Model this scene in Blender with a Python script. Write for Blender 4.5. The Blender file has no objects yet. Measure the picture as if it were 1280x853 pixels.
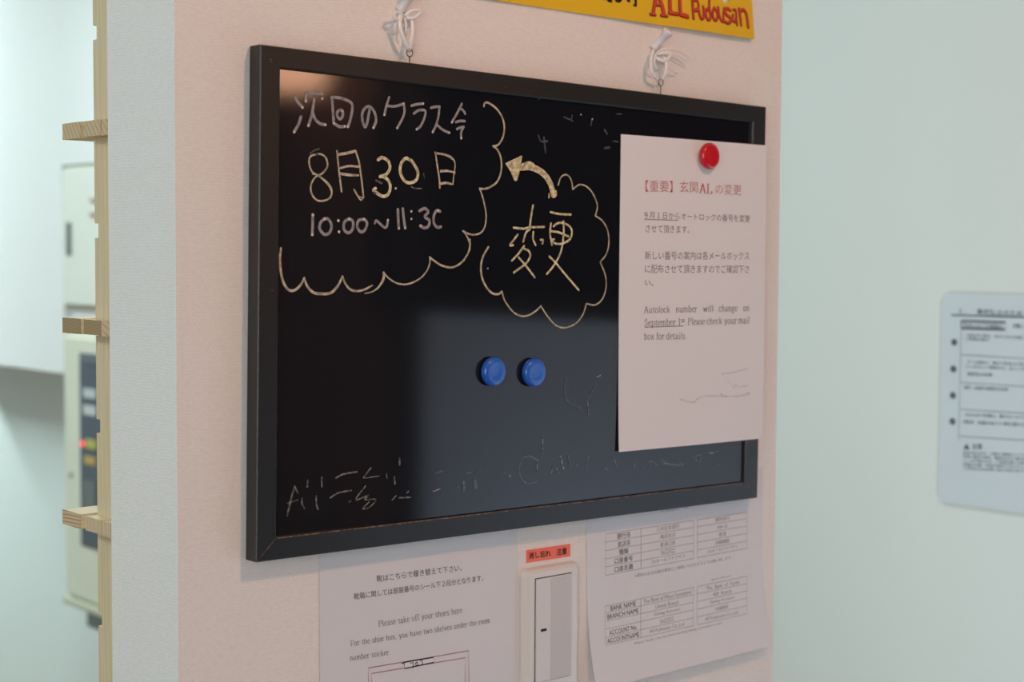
import bpy, math, random
import numpy as np
from mathutils import Vector, Matrix
random.seed(4)
C = bpy.context.scene.collection
S = bpy.context.scene

# ------------------------------------------------------------------ camera
CAM = np.array([-0.9505, -1.0567, 1.5434])
YAW, PITCH, ROLL, FPX = 0.7194, -0.0543, 0.0052, 1962.8
_f = np.array([math.sin(YAW)*math.cos(PITCH), math.cos(YAW)*math.cos(PITCH), math.sin(PITCH)])
_r = np.cross(_f, [0, 0, 1]); _r /= np.linalg.norm(_r); _u = np.cross(_r, _f)
RT = _r*math.cos(ROLL) + _u*math.sin(ROLL); UP = -_r*math.sin(ROLL) + _u*math.cos(ROLL)
cd = bpy.data.cameras.new('camera'); cam = bpy.data.objects.new('camera', cd); C.objects.link(cam)
cam.matrix_world = Matrix([[RT[0], UP[0], -_f[0], CAM[0]], [RT[1], UP[1], -_f[1], CAM[1]],
                           [RT[2], UP[2], -_f[2], CAM[2]], [0, 0, 0, 1]])
cd.sensor_width = 36.0; cd.lens = FPX*36.0/1280.0; cd.clip_start = 0.05; cd.clip_end = 50
cd.dof.use_dof = True; cd.dof.focus_distance = 1.33; cd.dof.aperture_fstop = 6.3
S.camera = cam

# ------------------------------------------------------------------ world, exposure
S.view_settings.view_transform = 'Standard'; S.view_settings.look = 'None'
S.view_settings.exposure = 0.0; S.view_settings.gamma = 1.0; S.view_settings.use_curve_mapping = False
w = bpy.data.worlds.new('world'); S.world = w; w.use_nodes = True
w.node_tree.nodes['Background'].inputs[0].default_value = (0.6, 0.7, 0.75, 1)
w.node_tree.nodes['Background'].inputs[1].default_value = 0.03

def area(name, loc, target, size, energy, color, shape='RECTANGLE', size_y=None, spread=180):
    l = bpy.data.lights.new(name, 'AREA'); l.shape = shape; l.size = size
    if size_y: l.size_y = size_y
    l.energy = energy; l.color = color; l.spread = math.radians(spread)
    o = bpy.data.objects.new(name, l); C.objects.link(o); o.location = loc
    o.rotation_euler = (Vector(target)-Vector(loc)).to_track_quat('-Z', 'Y').to_euler()
    return o
# warm ceiling downlight in front of the board wall
area('downlight_lamp', (-0.05, -1.02, 2.425), (-0.05, -0.45, 1.2), 0.10, 6.3, (1.0, 0.54, 0.33), 'DISK')
# cool fluorescent fixtures of the passage beyond the wall end and of the hall on the left
area('passage_tube_lamp', (0.05, 4.7, 2.42), (0.7, 3.1, 1.0), 1.0, 108, (0.83, 1.0, 0.98), size_y=0.3)
area('corridor_tube_lamp', (0.30, 1.75, 2.42), (0.8, 1.3, 0.8), 0.8, 18.5, (0.80, 1.0, 0.98), size_y=0.25)
area('hall_tube_lamp', (-1.55, 0.9, 2.42), (-1.2, 0.6, 0.0), 1.2, 17, (0.95, 1.0, 0.98), size_y=0.3)
area('low_fill_light', (0.35, -1.0, 0.45), (1.0, -0.95, 0.85), 0.3, 6.0, (0.72, 0.86, 1.0), size_y=0.3, spread=120)  # added fill without a fixture, brightens the wall mirrored in the board
# added soft fill from the left behind the camera, no known source
area('left_fill_light', (-2.57, -2.1, 1.55), (0.0, 0.2, 1.4), 1.9, 29, (0.98, 0.97, 1.0), size_y=1.5)

# ------------------------------------------------------------------ projection helpers (measured points on real planes)
def ray(px, py): return _f + RT*(px-640)/FPX - UP*(py-426.5)/FPX
def onY(px, py, y=0.0):
    d = ray(px, py); return CAM + d*(y-CAM[1])/d[1]
def onX(px, py, x):
    d = ray(px, py); return CAM + d*(x-CAM[0])/d[0]
def project(P):
    d = np.asarray(P)-CAM; z = d@_f
    return np.array([640+FPX*(d@RT)/z, 426.5-FPX*(d@UP)/z])
TILT = 0.0138                       # the board hangs 0.8 degrees off level
BO = np.array([0, -0.017, 1.5])
def to_board(p):
    q = np.asarray(p)-BO; c, s = math.cos(TILT), math.sin(TILT)
    return np.array([q[0]*c-q[2]*s, q[1], q[0]*s+q[2]*c])

# ------------------------------------------------------------------ materials
def mat(name, col, rough=0.6, spec=0.5, metal=0.0, bump=None, noise=None, emit=None, trans=None, coat=0):
    m = bpy.data.materials.new(name); m.use_nodes = True; nt = m.node_tree; b = nt.nodes['Principled BSDF']
    b.inputs['Base Color'].default_value = (*col, 1); b.inputs['Roughness'].default_value = rough
    b.inputs['Specular IOR Level'].default_value = spec; b.inputs['Metallic'].default_value = metal
    b.inputs['Coat Weight'].default_value = coat
    if emit: b.inputs['Emission Color'].default_value = (*emit[0], 1); b.inputs['Emission Strength'].default_value = emit[1]
    if trans: b.inputs['Transmission Weight'].default_value = trans
    if noise:      # (scale, second colour, low, high[, stretch])
        tc = nt.nodes.new('ShaderNodeTexCoord'); n = nt.nodes.new('ShaderNodeTexNoise'); r = nt.nodes.new('ShaderNodeValToRGB')
        mp = nt.nodes.new('ShaderNodeMapping'); mp.inputs['Scale'].default_value = noise[4] if len(noise) > 4 else (1, 1, 1)
        nt.links.new(tc.outputs['Object'], mp.inputs[0]); nt.links.new(mp.outputs[0], n.inputs['Vector'])
        n.inputs['Scale'].default_value = noise[0]; n.inputs['Detail'].default_value = 6
        r.color_ramp.elements[0].position = noise[2]; r.color_ramp.elements[1].position = noise[3]
        r.color_ramp.elements[0].color = (*noise[1], 1); r.color_ramp.elements[1].color = (*col, 1)
        nt.links.new(n.outputs['Fac'], r.inputs[0]); nt.links.new(r.outputs[0], b.inputs['Base Color'])
    if bump:       # (scale, distance)
        tc = nt.nodes.new('ShaderNodeTexCoord'); n = nt.nodes.new('ShaderNodeTexNoise'); bp = nt.nodes.new('ShaderNodeBump')
        nt.links.new(tc.outputs['Object'], n.inputs['Vector']); n.inputs['Scale'].default_value = bump[0]; n.inputs['Detail'].default_value = 4
        bp.inputs['Distance'].default_value = bump[1]; bp.inputs['Strength'].default_value = 1
        nt.links.new(n.outputs['Fac'], bp.inputs['Height']); nt.links.new(bp.outputs[0], b.inputs['Normal'])
    return m

def wallpaper(name, col, axis, amp=1.0):
    """embossed vinyl wallpaper: short horizontal dashes over a fine weave"""
    m = bpy.data.materials.new(name); m.use_nodes = True; nt = m.node_tree; N = nt.nodes.new; L = nt.links.new
    b = nt.nodes['Principled BSDF']; b.inputs['Roughness'].default_value = 0.62; b.inputs['Specular IOR Level'].default_value = 0.3
    tc = N('ShaderNodeTexCoord'); sep = N('ShaderNodeSeparateXYZ'); cmb = N('ShaderNodeCombineXYZ')
    L(tc.outputs['Object'], sep.inputs[0]); L(sep.outputs[axis], cmb.inputs[0]); L(sep.outputs[2], cmb.inputs[1])
    nz = N('ShaderNodeTexNoise'); nz.inputs['Scale'].default_value = 60; L(cmb.outputs[0], nz.inputs['Vector'])
    mx = N('ShaderNodeMixRGB'); mx.blend_type = 'ADD'; mx.inputs[0].default_value = 0.004
    L(cmb.outputs[0], mx.inputs[1]); L(nz.outputs['Color'], mx.inputs[2])
    br = N('ShaderNodeTexBrick'); br.inputs['Scale'].default_value = 1.0
    br.inputs['Brick Width'].default_value = 0.0040; br.inputs['Row Height'].default_value = 0.0024
    br.inputs['Mortar Size'].default_value = 0.0005; br.inputs['Mortar Smooth'].default_value = 1.0
    br.inputs['Color1'].default_value = (1, 1, 1, 1); br.inputs['Color2'].default_value = (0.55, 0.55, 0.55, 1); br.inputs['Mortar'].default_value = (0, 0, 0, 1)
    L(mx.outputs[0], br.inputs['Vector'])
    n2 = N('ShaderNodeTexNoise'); n2.inputs['Scale'].default_value = 420; n2.inputs['Detail'].default_value = 3
    mp = N('ShaderNodeMapping'); mp.inputs['Scale'].default_value = (0.45, 1, 1); L(cmb.outputs[0], mp.inputs[0]); L(mp.outputs[0], n2.inputs['Vector'])
    ad = N('ShaderNodeMath'); ad.operation = 'MULTIPLY_ADD'; ad.inputs[1].default_value = 0.5; L(br.outputs['Color'], ad.inputs[0]); L(n2.outputs['Fac'], ad.inputs[2])
    bp = N('ShaderNodeBump'); bp.inputs['Distance'].default_value = 0.00022*amp; L(ad.outputs[0], bp.inputs['Height']); L(bp.outputs[0], b.inputs['Normal'])
    rp = N('ShaderNodeValToRGB'); rp.color_ramp.elements[0].position = 0.3; rp.color_ramp.elements[1].position = 1.0
    rp.color_ramp.elements[0].color = (*[c*0.93 for c in col], 1); rp.color_ramp.elements[1].color = (*[min(1, c*1.03) for c in col], 1)
    L(ad.outputs[0], rp.inputs[0]); L(rp.outputs[0], b.inputs['Base Color'])
    return m

def wood(name, c1, c2, scale=(8, 90, 90), nscale=6):
    m = bpy.data.materials.new(name); m.use_nodes = True; nt = m.node_tree; N = nt.nodes.new; L = nt.links.new
    b = nt.nodes['Principled BSDF']; b.inputs['Roughness'].default_value = 0.6; b.inputs['Specular IOR Level'].default_value = 0.3
    tc = N('ShaderNodeTexCoord'); mp = N('ShaderNodeMapping'); mp.inputs['Scale'].default_value = scale
    n = N('ShaderNodeTexNoise'); n.inputs['Scale'].default_value = nscale; n.inputs['Detail'].default_value = 5
    L(tc.outputs['Object'], mp.inputs[0]); L(mp.outputs[0], n.inputs['Vector'])
    r = N('ShaderNodeValToRGB'); r.color_ramp.elements[0].position = 0.35; r.color_ramp.elements[1].position = 0.65
    r.color_ramp.elements[0].color = (*c1, 1); r.color_ramp.elements[1].color = (*c2, 1)
    L(n.outputs['Fac'], r.inputs[0]); L(r.outputs[0], b.inputs['Base Color'])
    return m

def endgrain(name, c1, c2, ctr, sc=110):
    """cut timber end: growth rings about a centre outside the batten"""
    m = bpy.data.materials.new(name); m.use_nodes = True; nt = m.node_tree; N = nt.nodes.new; L = nt.links.new
    b = nt.nodes['Principled BSDF']; b.inputs['Roughness'].default_value = 0.7; b.inputs['Specular IOR Level'].default_value = 0.25
    tc = N('ShaderNodeTexCoord'); mp = N('ShaderNodeMapping'); mp.inputs['Location'].default_value = ctr; mp.inputs['Scale'].default_value = (0.0, 1, 1)
    wv = N('ShaderNodeTexWave'); wv.wave_type = 'RINGS'; wv.rings_direction = 'X'; wv.inputs['Scale'].default_value = sc; wv.inputs['Distortion'].default_value = 0.8
    L(tc.outputs['Object'], mp.inputs[0]); L(mp.outputs[0], wv.inputs['Vector'])
    r = N('ShaderNodeValToRGB'); r.color_ramp.elements[0].position = 0.0; r.color_ramp.elements[1].position = 0.35
    r.color_ramp.elements[0].color = (*c1, 1); r.color_ramp.elements[1].color = (*c2, 1)
    L(wv.outputs['Fac'], r.inputs[0]); L(r.outputs[0], b.inputs['Base Color'])
    return m

def chalk(name, col, thr=(0.36, 0.6), sc=260):
    """dry chalk-marker ink: patches rub through to the black board"""
    return mat(name, col, 0.85, 0.2, noise=(sc, tuple(c*0.45 for c in col), thr[0], thr[1]))

M_WALLF = wallpaper('wallpaper_front', (0.83, 0.765, 0.735), 0)
M_WALLS = wallpaper('wallpaper_side', (0.80, 0.80, 0.79), 1)
M_WALLR = mat('corridor_wall_paint', (0.76, 0.835, 0.84), 0.6, 0.3, bump=(180, 0.0003))
M_ROOM = mat('hall_wall_paint', (0.30, 0.30, 0.30), 0.7, 0.3, bump=(150, 0.0003))
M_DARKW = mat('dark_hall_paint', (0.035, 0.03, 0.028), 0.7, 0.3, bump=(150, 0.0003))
M_FLOOR = wood('floor_boards', (0.16, 0.10, 0.06), (0.26, 0.18, 0.11), (30, 4, 1), 3)
M_CEIL = mat('ceiling_board', (0.5, 0.5, 0.49), 0.85, 0.2, bump=(90, 0.0005))
M_FRAME = mat('black_satin_frame', (0.0145, 0.015, 0.016), 0.38, 0.55, noise=(900, (0.010, 0.010, 0.0105), 0.3, 0.7), bump=(1200, 0.00005))
M_BOARD = mat('black_marker_board', (0.0085, 0.0094, 0.0135), 0.055, 0.62, bump=(2300, 0.000006))
M_WORN = mat('worn_brown_edge', (0.22, 0.13, 0.085), 0.6, 0.4, noise=(220, (0.03, 0.02, 0.018), 0.38, 0.6))
M_CREAM = chalk('cream_marker_ink', (0.80, 0.68, 0.41))
M_CREAM2 = chalk('pale_cream_marker_ink', (0.60, 0.50, 0.36))
M_GREY = chalk('grey_marker_ink', (0.33, 0.295, 0.30), (0.25, 0.55))
M_DOT = mat('grey_ink_pool', (0.66, 0.58, 0.54), 0.8, 0.2)
M_GHOST = mat('rubbed_out_ink', (0.24, 0.22, 0.21), 0.12, 0.6, noise=(420, (0.06, 0.058, 0.06), 0.42, 0.6))
M_GHOST2 = mat('faint_rubbed_ink', (0.11, 0.11, 0.115), 0.3, 0.8, noise=(420, (0.045, 0.047, 0.053), 0.45, 0.6))
M_PAPER = mat('copy_paper', (0.78, 0.755, 0.775), 0.75, 0.25, bump=(700, 0.00003))
M_PAPER2 = mat('sleeved_copy_paper', (0.72, 0.695, 0.72), 0.42, 0.4, bump=(8, 0.002))
M_SIGN = mat('sleeved_sign_paper', (0.66, 0.75, 0.82), 0.3, 0.5, bump=(9, 0.002))
M_FILM = mat('clear_sleeve_rim', (0.66, 0.72, 0.72), 0.25, 0.5)
M_INK = mat('grey_black_toner', (0.15, 0.125, 0.13), 0.7, 0.2)
M_INKL = mat('light_grey_toner', (0.42, 0.385, 0.395), 0.7, 0.2)
M_SIGNINK = mat('sign_grey_toner', (0.12, 0.15, 0.17), 0.6, 0.2)
M_RED = mat('red_toner', (0.55, 0.10, 0.10), 0.7, 0.2)
M_PINK = mat('pink_pencil_line', (0.47, 0.20, 0.24), 0.8, 0.2)
M_PEN = mat('dark_violet_pen', (0.035, 0.02, 0.05), 0.7, 0.2)
M_YEL = mat('yellow_card', (0.80, 0.49, 0.02), 0.75, 0.25, bump=(300, 0.00008))
M_YRED = mat('red_marker_paint', (0.62, 0.065, 0.045), 0.8, 0.2)
M_YDK = mat('maroon_marker_outline', (0.22, 0.015, 0.012), 0.8, 0.2)
M_YBK = mat('black_marker_paint', (0.03, 0.015, 0.018), 0.8, 0.2)
M_ORANGE = mat('orange_sticker', (0.93, 0.20, 0.13), 0.6, 0.3)
M_PLATE = mat('ivory_switch_plastic', (0.74, 0.70, 0.675), 0.28, 0.5)
M_ROCK = mat('ivory_rocker_plastic', (0.70, 0.665, 0.645), 0.35, 0.5)
M_LABEL = mat('matt_grey_label_field', (0.62, 0.60, 0.60), 0.6, 0.3)
M_GAP = mat('switch_dark_gap', (0.03, 0.02, 0.02), 0.7, 0.2)
M_BLUE = mat('blue_magnet_plastic', (0.020, 0.125, 0.56), 0.22, 0.5, coat=0.3)
M_MRED = mat('red_magnet_plastic', (0.62, 0.012, 0.025), 0.22, 0.5, coat=0.3)
M_CORE = mat('black_ferrite', (0.012, 0.012, 0.012), 0.5, 0.4)
M_PIN = mat('white_pin_plastic', (0.76, 0.74, 0.78), 0.3, 0.5)
M_STR = mat('white_nylon_string', (0.86, 0.83, 0.84), 0.5, 0.4)
M_STEEL = mat('grey_steel_wire', (0.28, 0.26, 0.25), 0.35, 0.5, metal=0.9)
M_WOODP = wood('pine_upright', (0.60, 0.50, 0.31), (0.71, 0.60, 0.40), (140, 140, 3), 3)
M_WOODS = wood('pine_batten', (0.68, 0.52, 0.32), (0.80, 0.66, 0.45), (3, 120, 120), 3)
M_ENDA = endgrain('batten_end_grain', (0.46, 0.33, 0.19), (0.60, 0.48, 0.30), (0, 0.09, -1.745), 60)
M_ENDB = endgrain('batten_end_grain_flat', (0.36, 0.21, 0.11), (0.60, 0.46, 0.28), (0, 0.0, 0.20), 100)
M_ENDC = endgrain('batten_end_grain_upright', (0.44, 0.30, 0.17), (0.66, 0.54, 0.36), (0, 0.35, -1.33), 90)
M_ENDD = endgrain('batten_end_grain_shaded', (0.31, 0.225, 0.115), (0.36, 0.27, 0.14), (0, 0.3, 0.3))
M_BOX = mat('beige_steel_box', (0.76, 0.78, 0.66), 0.7, 0.2)
M_BOX2 = mat('pale_steel_box', (0.82, 0.84, 0.78), 0.7, 0.2)
M_BEAD = mat('beige_box_bead', (0.60, 0.62, 0.49), 0.45, 0.4)
M_CUP = mat('white_cupboard_laminate', (0.88, 0.90, 0.91), 0.75, 0.15)
M_WIN = mat('smoked_panel_window', (0.085, 0.105, 0.14), 0.22, 0.5)
M_WIN2 = mat('smoked_panel_header', (0.14, 0.16, 0.20), 0.3, 0.5)
M_TAG = mat('white_breaker_label', (0.62, 0.66, 0.68), 0.5, 0.3)
M_TAGY = mat('olive_yellow_label', (0.50, 0.54, 0.13), 0.5, 0.3)
M_TAGO = mat('orange_label', (0.62, 0.40, 0.12), 0.5, 0.3)
M_LED = mat('red_lamp', (0.9, 0.03, 0.05), 0.4, 0.4, emit=((1.0, 0.03, 0.06), 1.6))
M_SLOT = mat('dark_grey_slot', (0.16, 0.18, 0.18), 0.5, 0.4)
M_BRASS = mat('brown_latch', (0.42, 0.33, 0.24), 0.5, 0.4)
M_DARKPANE = mat('dark_reflection_pane', (0.004, 0.004, 0.006), 0.1, 0.4)
M_DARKF = mat('black_window_frame', (0.01, 0.01, 0.01), 0.5, 0.4)
M_LAMP = mat('warm_lamp_shade', (0.9, 0.7, 0.5), 0.6, 0.3, emit=((1.0, 0.50, 0.29), 11.0))
M_DOOR = wood('brown_door_veneer', (0.10, 0.055, 0.035), (0.16, 0.09, 0.055), (4, 60, 1), 4)
M_PALE = mat('pale_blue_panel', (0.66, 0.74, 0.86), 0.6, 0.3)
M_FILLPANE = mat('fill_pane_glow', (0.9, 0.9, 0.9), 0.6, 0.3, emit=((0.88, 1.0, 0.98), 3.0))

# ------------------------------------------------------------------ mesh helpers
class MB:
    def __init__(s): s.v = []; s.f = []; s.m = []; s.mats = []; s.cur = 0
    def use(s, m):
        if m not in s.mats: s.mats.append(m)
        s.cur = s.mats.index(m); return s
    def add(s, vs, fs):
        b = len(s.v); s.v += [tuple(map(float, v)) for v in vs]
        for f in fs: s.f.append(tuple(b+i for i in f)); s.m.append(s.cur)
        return s
    def box(s, a, b, ch=0.0):
        (x0, y0, z0), (x1, y1, z1) = [tuple(map(min, zip(a, b))), tuple(map(max, zip(a, b)))]
        if ch <= 0:
            vs = [(x, y, z) for x in (x0, x1) for y in (y0, y1) for z in (z0, z1)]
            return s.add(vs, [(0, 1, 3, 2), (4, 6, 7, 5), (0, 4, 5, 1), (2, 3, 7, 6), (0, 2, 6, 4), (1, 5, 7, 3)])
        import bmesh
        bm = bmesh.new(); bmesh.ops.create_cube(bm, size=1)
        for v in bm.verts: v.co = Vector(((x0+x1)/2+v.co.x*(x1-x0), (y0+y1)/2+v.co.y*(y1-y0), (z0+z1)/2+v.co.z*(z1-z0)))
        bmesh.ops.bevel(bm, geom=bm.edges[:], offset=ch, segments=2, affect='EDGES', profile=0.5)
        bm.verts.index_update()
        s.add([v.co[:] for v in bm.verts], [[v.index for v in f.verts] for f in bm.faces]); bm.free(); return s
    def lathe(s, prof, org, ax, n=28):
        """prof: list of (radius, height along ax)"""
        ax = Vector(ax).normalized(); e1 = ax.orthogonal().normalized(); e2 = ax.cross(e1); org = Vector(org); vs = []; fs = []
        for (r, h) in prof:
            for k in range(n):
                a = 2*math.pi*k/n; vs.append(org+ax*h+e1*(r*math.cos(a))+e2*(r*math.sin(a)))
        for i in range(len(prof)-1):
            for k in range(n):
                k2 = (k+1) % n; fs.append((i*n+k, i*n+k2, (i+1)*n+k2, (i+1)*n+k))
        fs.append(tuple(range(n-1, -1, -1))); fs.append(tuple((len(prof)-1)*n+k for k in range(n)))
        return s.add(vs, fs)
    def tube(s, pts, r, n=8, flat=1.0, closed=False):
        P = [Vector(p) for p in pts]; vs = []; fs = []; N = len(P)
        for i, p in enumerate(P):
            a = P[i-1] if (i > 0 or closed) else P[i]; b = P[(i+1) % N] if (i < N-1 or closed) else P[i]
            t = (b-a).normalized(); e1 = t.cross(Vector((0, 1, 0)))
            if e1.length < 0.2: e1 = t.cross(Vector((1, 0, 0)))
            e1.normalize(); e2 = t.cross(e1).normalized(); rr = r[i] if isinstance(r, (list, tuple)) else r
            for k in range(n):
                q = 2*math.pi*k/n; vs.append(p+e1*(rr*math.cos(q))+e2*(rr*flat*math.sin(q)))
        M = N if closed else N-1
        for i in range(M):
            j = (i+1) % N
            for k in range(n):
                k2 = (k+1) % n; fs.append((i*n+k, i*n+k2, j*n+k2, j*n+k))
        if not closed: fs.append(tuple(range(n-1, -1, -1))); fs.append(tuple((N-1)*n+k for k in range(n)))
        return s.add(vs, fs)
    def build(s, name, material=None, parent=None, smooth=False):
        me = bpy.data.meshes.new(name); me.from_pydata(s.v, [], s.f)
        ms = s.mats if s.mats else [material]
        for m in ms: me.materials.append(m)
        if s.mats: me.polygons.foreach_set('material_index', s.m)
        if smooth: me.polygons.foreach_set('use_smooth', [True]*len(me.polygons))
        me.update(); o = bpy.data.objects.new(name, me); C.objects.link(o)
        if parent is not None: o.parent = parent
        return o
    def smooth_angle(s): return s

def tag(o, label=None, cat=None, group=None, kind=None):
    if label: o['label'] = label
    if cat: o['category'] = cat
    if group: o['group'] = group
    if kind: o['kind'] = kind
    return o
def empty(name, loc=(0, 0, 0), rot=(0, 0, 0)):
    o = bpy.data.objects.new(name, None); C.objects.link(o); o.location = loc; o.rotation_euler = rot; o.empty_display_size = 0.02
    return o
def struct(name, mb, m=None): return tag(mb.build(name, m), kind='structure')

def smooth_line(pts, k=6):
    P = [np.array(p, float) for p in pts]
    if len(P) < 3: return P
    out = []
    for i in range(len(P)-1):
        p0 = P[i-1] if i else 2*P[0]-P[1]; p1 = P[i]; p2 = P[i+1]; p3 = P[i+2] if i+2 < len(P) else 2*P[-1]-P[-2]
        for t in np.arange(k)/k:
            out.append(0.5*((2*p1)+(-p0+p2)*t+(2*p0-5*p1+4*p2-p3)*t*t+(-p0+3*p1-3*p2+p3)*t**3))
    out.append(P[-1]); return out

def ribbon2d(pts, wid, cap=True):
    """flat stroke in 2-D with round ends -> verts, faces"""
    P = [np.array(p, float) for p in pts]; vs = []; fs = []; N = len(P)
    nr = []
    for i in range(N):
        a = P[max(i-1, 0)]; b = P[min(i+1, N-1)]; t = b-a; t /= (np.linalg.norm(t)+1e-12); nr.append(np.array([-t[1], t[0]]))
    W = [(wid(i, nr[i]) if callable(wid) else wid)/2 for i in range(N)]
    for i in range(N): vs += [P[i]+nr[i]*W[i], P[i]-nr[i]*W[i]]
    for i in range(N-1): fs.append((2*i, 2*i+1, 2*i+3, 2*i+2))
    if cap:
        for e, sg in ((0, -1), (N-1, 1)):
            t = np.array([nr[e][1], -nr[e][0]])*sg; b = len(vs); ring = []
            for q in range(1, 5):
                a = math.pi*q/5; vs.append(P[e]+nr[e]*W[e]*math.cos(a)+t*W[e]*math.sin(a)); ring.append(b+q-1)
            f = [2*e]+ring+[2*e+1]; fs.append(tuple(f) if sg > 0 else tuple(reversed(f)))
    return vs, fs

def disc2d(c, r, n=10):
    return [np.array([c[0]+r*math.cos(2*math.pi*k/n), c[1]+r*math.sin(2*math.pi*k/n)]) for k in range(n)], [tuple(range(n))]

# ------------------------------------------------------------------ room
H = 2.45
XL, XR_, TH = -0.3615, 0.3467, 0.108
mb = MB(); mb.use(M_WALLF).add([(XL, 0, 0), (XR_, 0, 0), (XR_, 0, H), (XL, 0, H)], [(0, 1, 2, 3)])
mb.use(M_WALLS).add([(XL, TH, 0), (XL, 0, 0), (XL, 0, H), (XL, TH, H)], [(0, 1, 2, 3)])
mb.add([(XR_, 0, 0), (XR_, TH, 0), (XR_, TH, H), (XR_, 0, H)], [(0, 1, 2, 3)])
mb.use(M_WALLF).add([(XR_, TH, 0), (XL, TH, 0), (XL, TH, H), (XR_, TH, H)], [(0, 1, 2, 3)])
mb.add([(XL, 0, H), (XR_, 0, H), (XR_, TH, H), (XL, TH, H)], [(0, 1, 2, 3)]); mb.add([(XL, 0, 0), (XL, TH, 0), (XR_, TH, 0), (XR_, 0, 0)], [(0, 1, 2, 3)])
struct('wall_front', mb)
struct('floor', MB().box((-2.7, -4.1, -0.05), (1.15, 5.6, 0)), M_FLOOR)
struct('ceiling', MB().box((-2.7, -4.1, H), (1.15, 5.6, H+0.05)), M_CEIL)
struct('wall_right', MB().box((1.0, -0.42, 0), (1.1, 5.6, H)), M_WALLR)
struct('wall_left', MB().box((-2.7, -4.1, 0), (-2.6, 5.6, H)), M_ROOM)
struct('wall_back', MB().box((-2.6, -4.1, 0), (1.0, -4.0, H)), M_DARKW)
struct('wall_far', MB().box((-2.6, 5.5, 0), (1.0, 5.6, H)), M_WALLR)
# unseen entrance wall; dark pane and door added to tone the board's reflection
struct('wall_entrance', MB().use(M_PALE).box((1.0, -1.47, 0), (1.1, -0.42, 1.43)).use(M_DARKW).box((1.0, -1.47, 2.2), (1.1, -0.42, H)).box((1.0, -4.1, 2.1), (1.1, -1.47, H)).box((1.0, -4.1, 0), (1.1, -2.6, 2.1)).box((1.0, -1.57, 0), (1.1, -1.47, 2.1)))
wn = struct('added_dark_pane', MB().box((1.02, -1.47, 1.43), (1.08, -0.42, 2.2)), M_DARKPANE)
MB().box((0.99, -1.64, 1.43), (1.02, -0.42, 1.47)).box((0.99, -1.64, 2.17), (1.02, -0.42, 2.2)).box((0.99, -1.64, 1.47), (1.02, -1.6, 2.17)).box((0.99, -0.46, 1.47), (1.02, -0.42, 2.17)).build('added_pane_frame', M_DARKF, wn)
dr = struct('added_door', MB().box((1.02, -2.6, 0), (1.06, -1.57, 2.1)), M_DOOR)
MB().lathe([(0.01, 0), (0.01, 0.04), (0.025, 0.045), (0.025, 0.065), (0.01, 0.07)], (1.02, -1.8, 1.0), (-1, 0, 0), 16).build('door_knob', M_STEEL, dr, True)

sc = empty('wall_lamp', (0.995, -1.80, 1.985))
MB().box((-0.02, -0.05, -0.06), (0.004, 0.05, 0.06), 0.003).build('back_plate', M_DARKF, sc)
MB().lathe([(0.07, -0.09), (0.095, 0.09)], (-0.09, 0, 0), (0, 0, 1), 24).build('lamp_shade', M_LAMP, sc, True)
MB().box((-0.09, -0.008, -0.008), (-0.02, 0.008, 0.008)).build('arm', M_DARKF, sc)
tag(sc, 'small warm glowing wall lamp mirrored in the upper left of the blackboard', 'lamp')
def fixture(loc, sx, sy, label):
    e = empty('ceiling_light', (loc[0], loc[1], H))
    MB().box((-sx/2, -sy/2, -0.008), (sx/2, sy/2, 0.0), 0.002).build('housing', M_PLATE, e)
    tag(e, label, 'ceiling light', 'flat ceiling lights'); return e
fixture((0.05, 4.7), 0.7, 0.36, 'flat white ceiling light high above the far passage')
fixture((0.30, 1.75), 0.9, 0.3, 'flat white ceiling light above the corridor beside the wall end')
wl = struct('added_fill_pane', MB().box((-2.6, -3.05, 0.8), (-2.59, -1.15, 2.3)), M_FILLPANE)  # unseen glowing pane, added to go with the left fill
MB().box((-2.6, -3.1, 0.75), (-2.58, -1.1, 0.8)).box((-2.6, -3.1, 2.3), (-2.58, -1.1, 2.35)).box((-2.6, -3.1, 0.8), (-2.58, -3.05, 2.3)).box((-2.6, -1.15, 0.8), (-2.58, -1.1, 2.3)).build('added_pane_frame', M_PLATE, wl)
fixture((-1.55, 0.9), 1.3, 0.36, 'flat white ceiling light above the hall left of the wall end')

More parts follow.
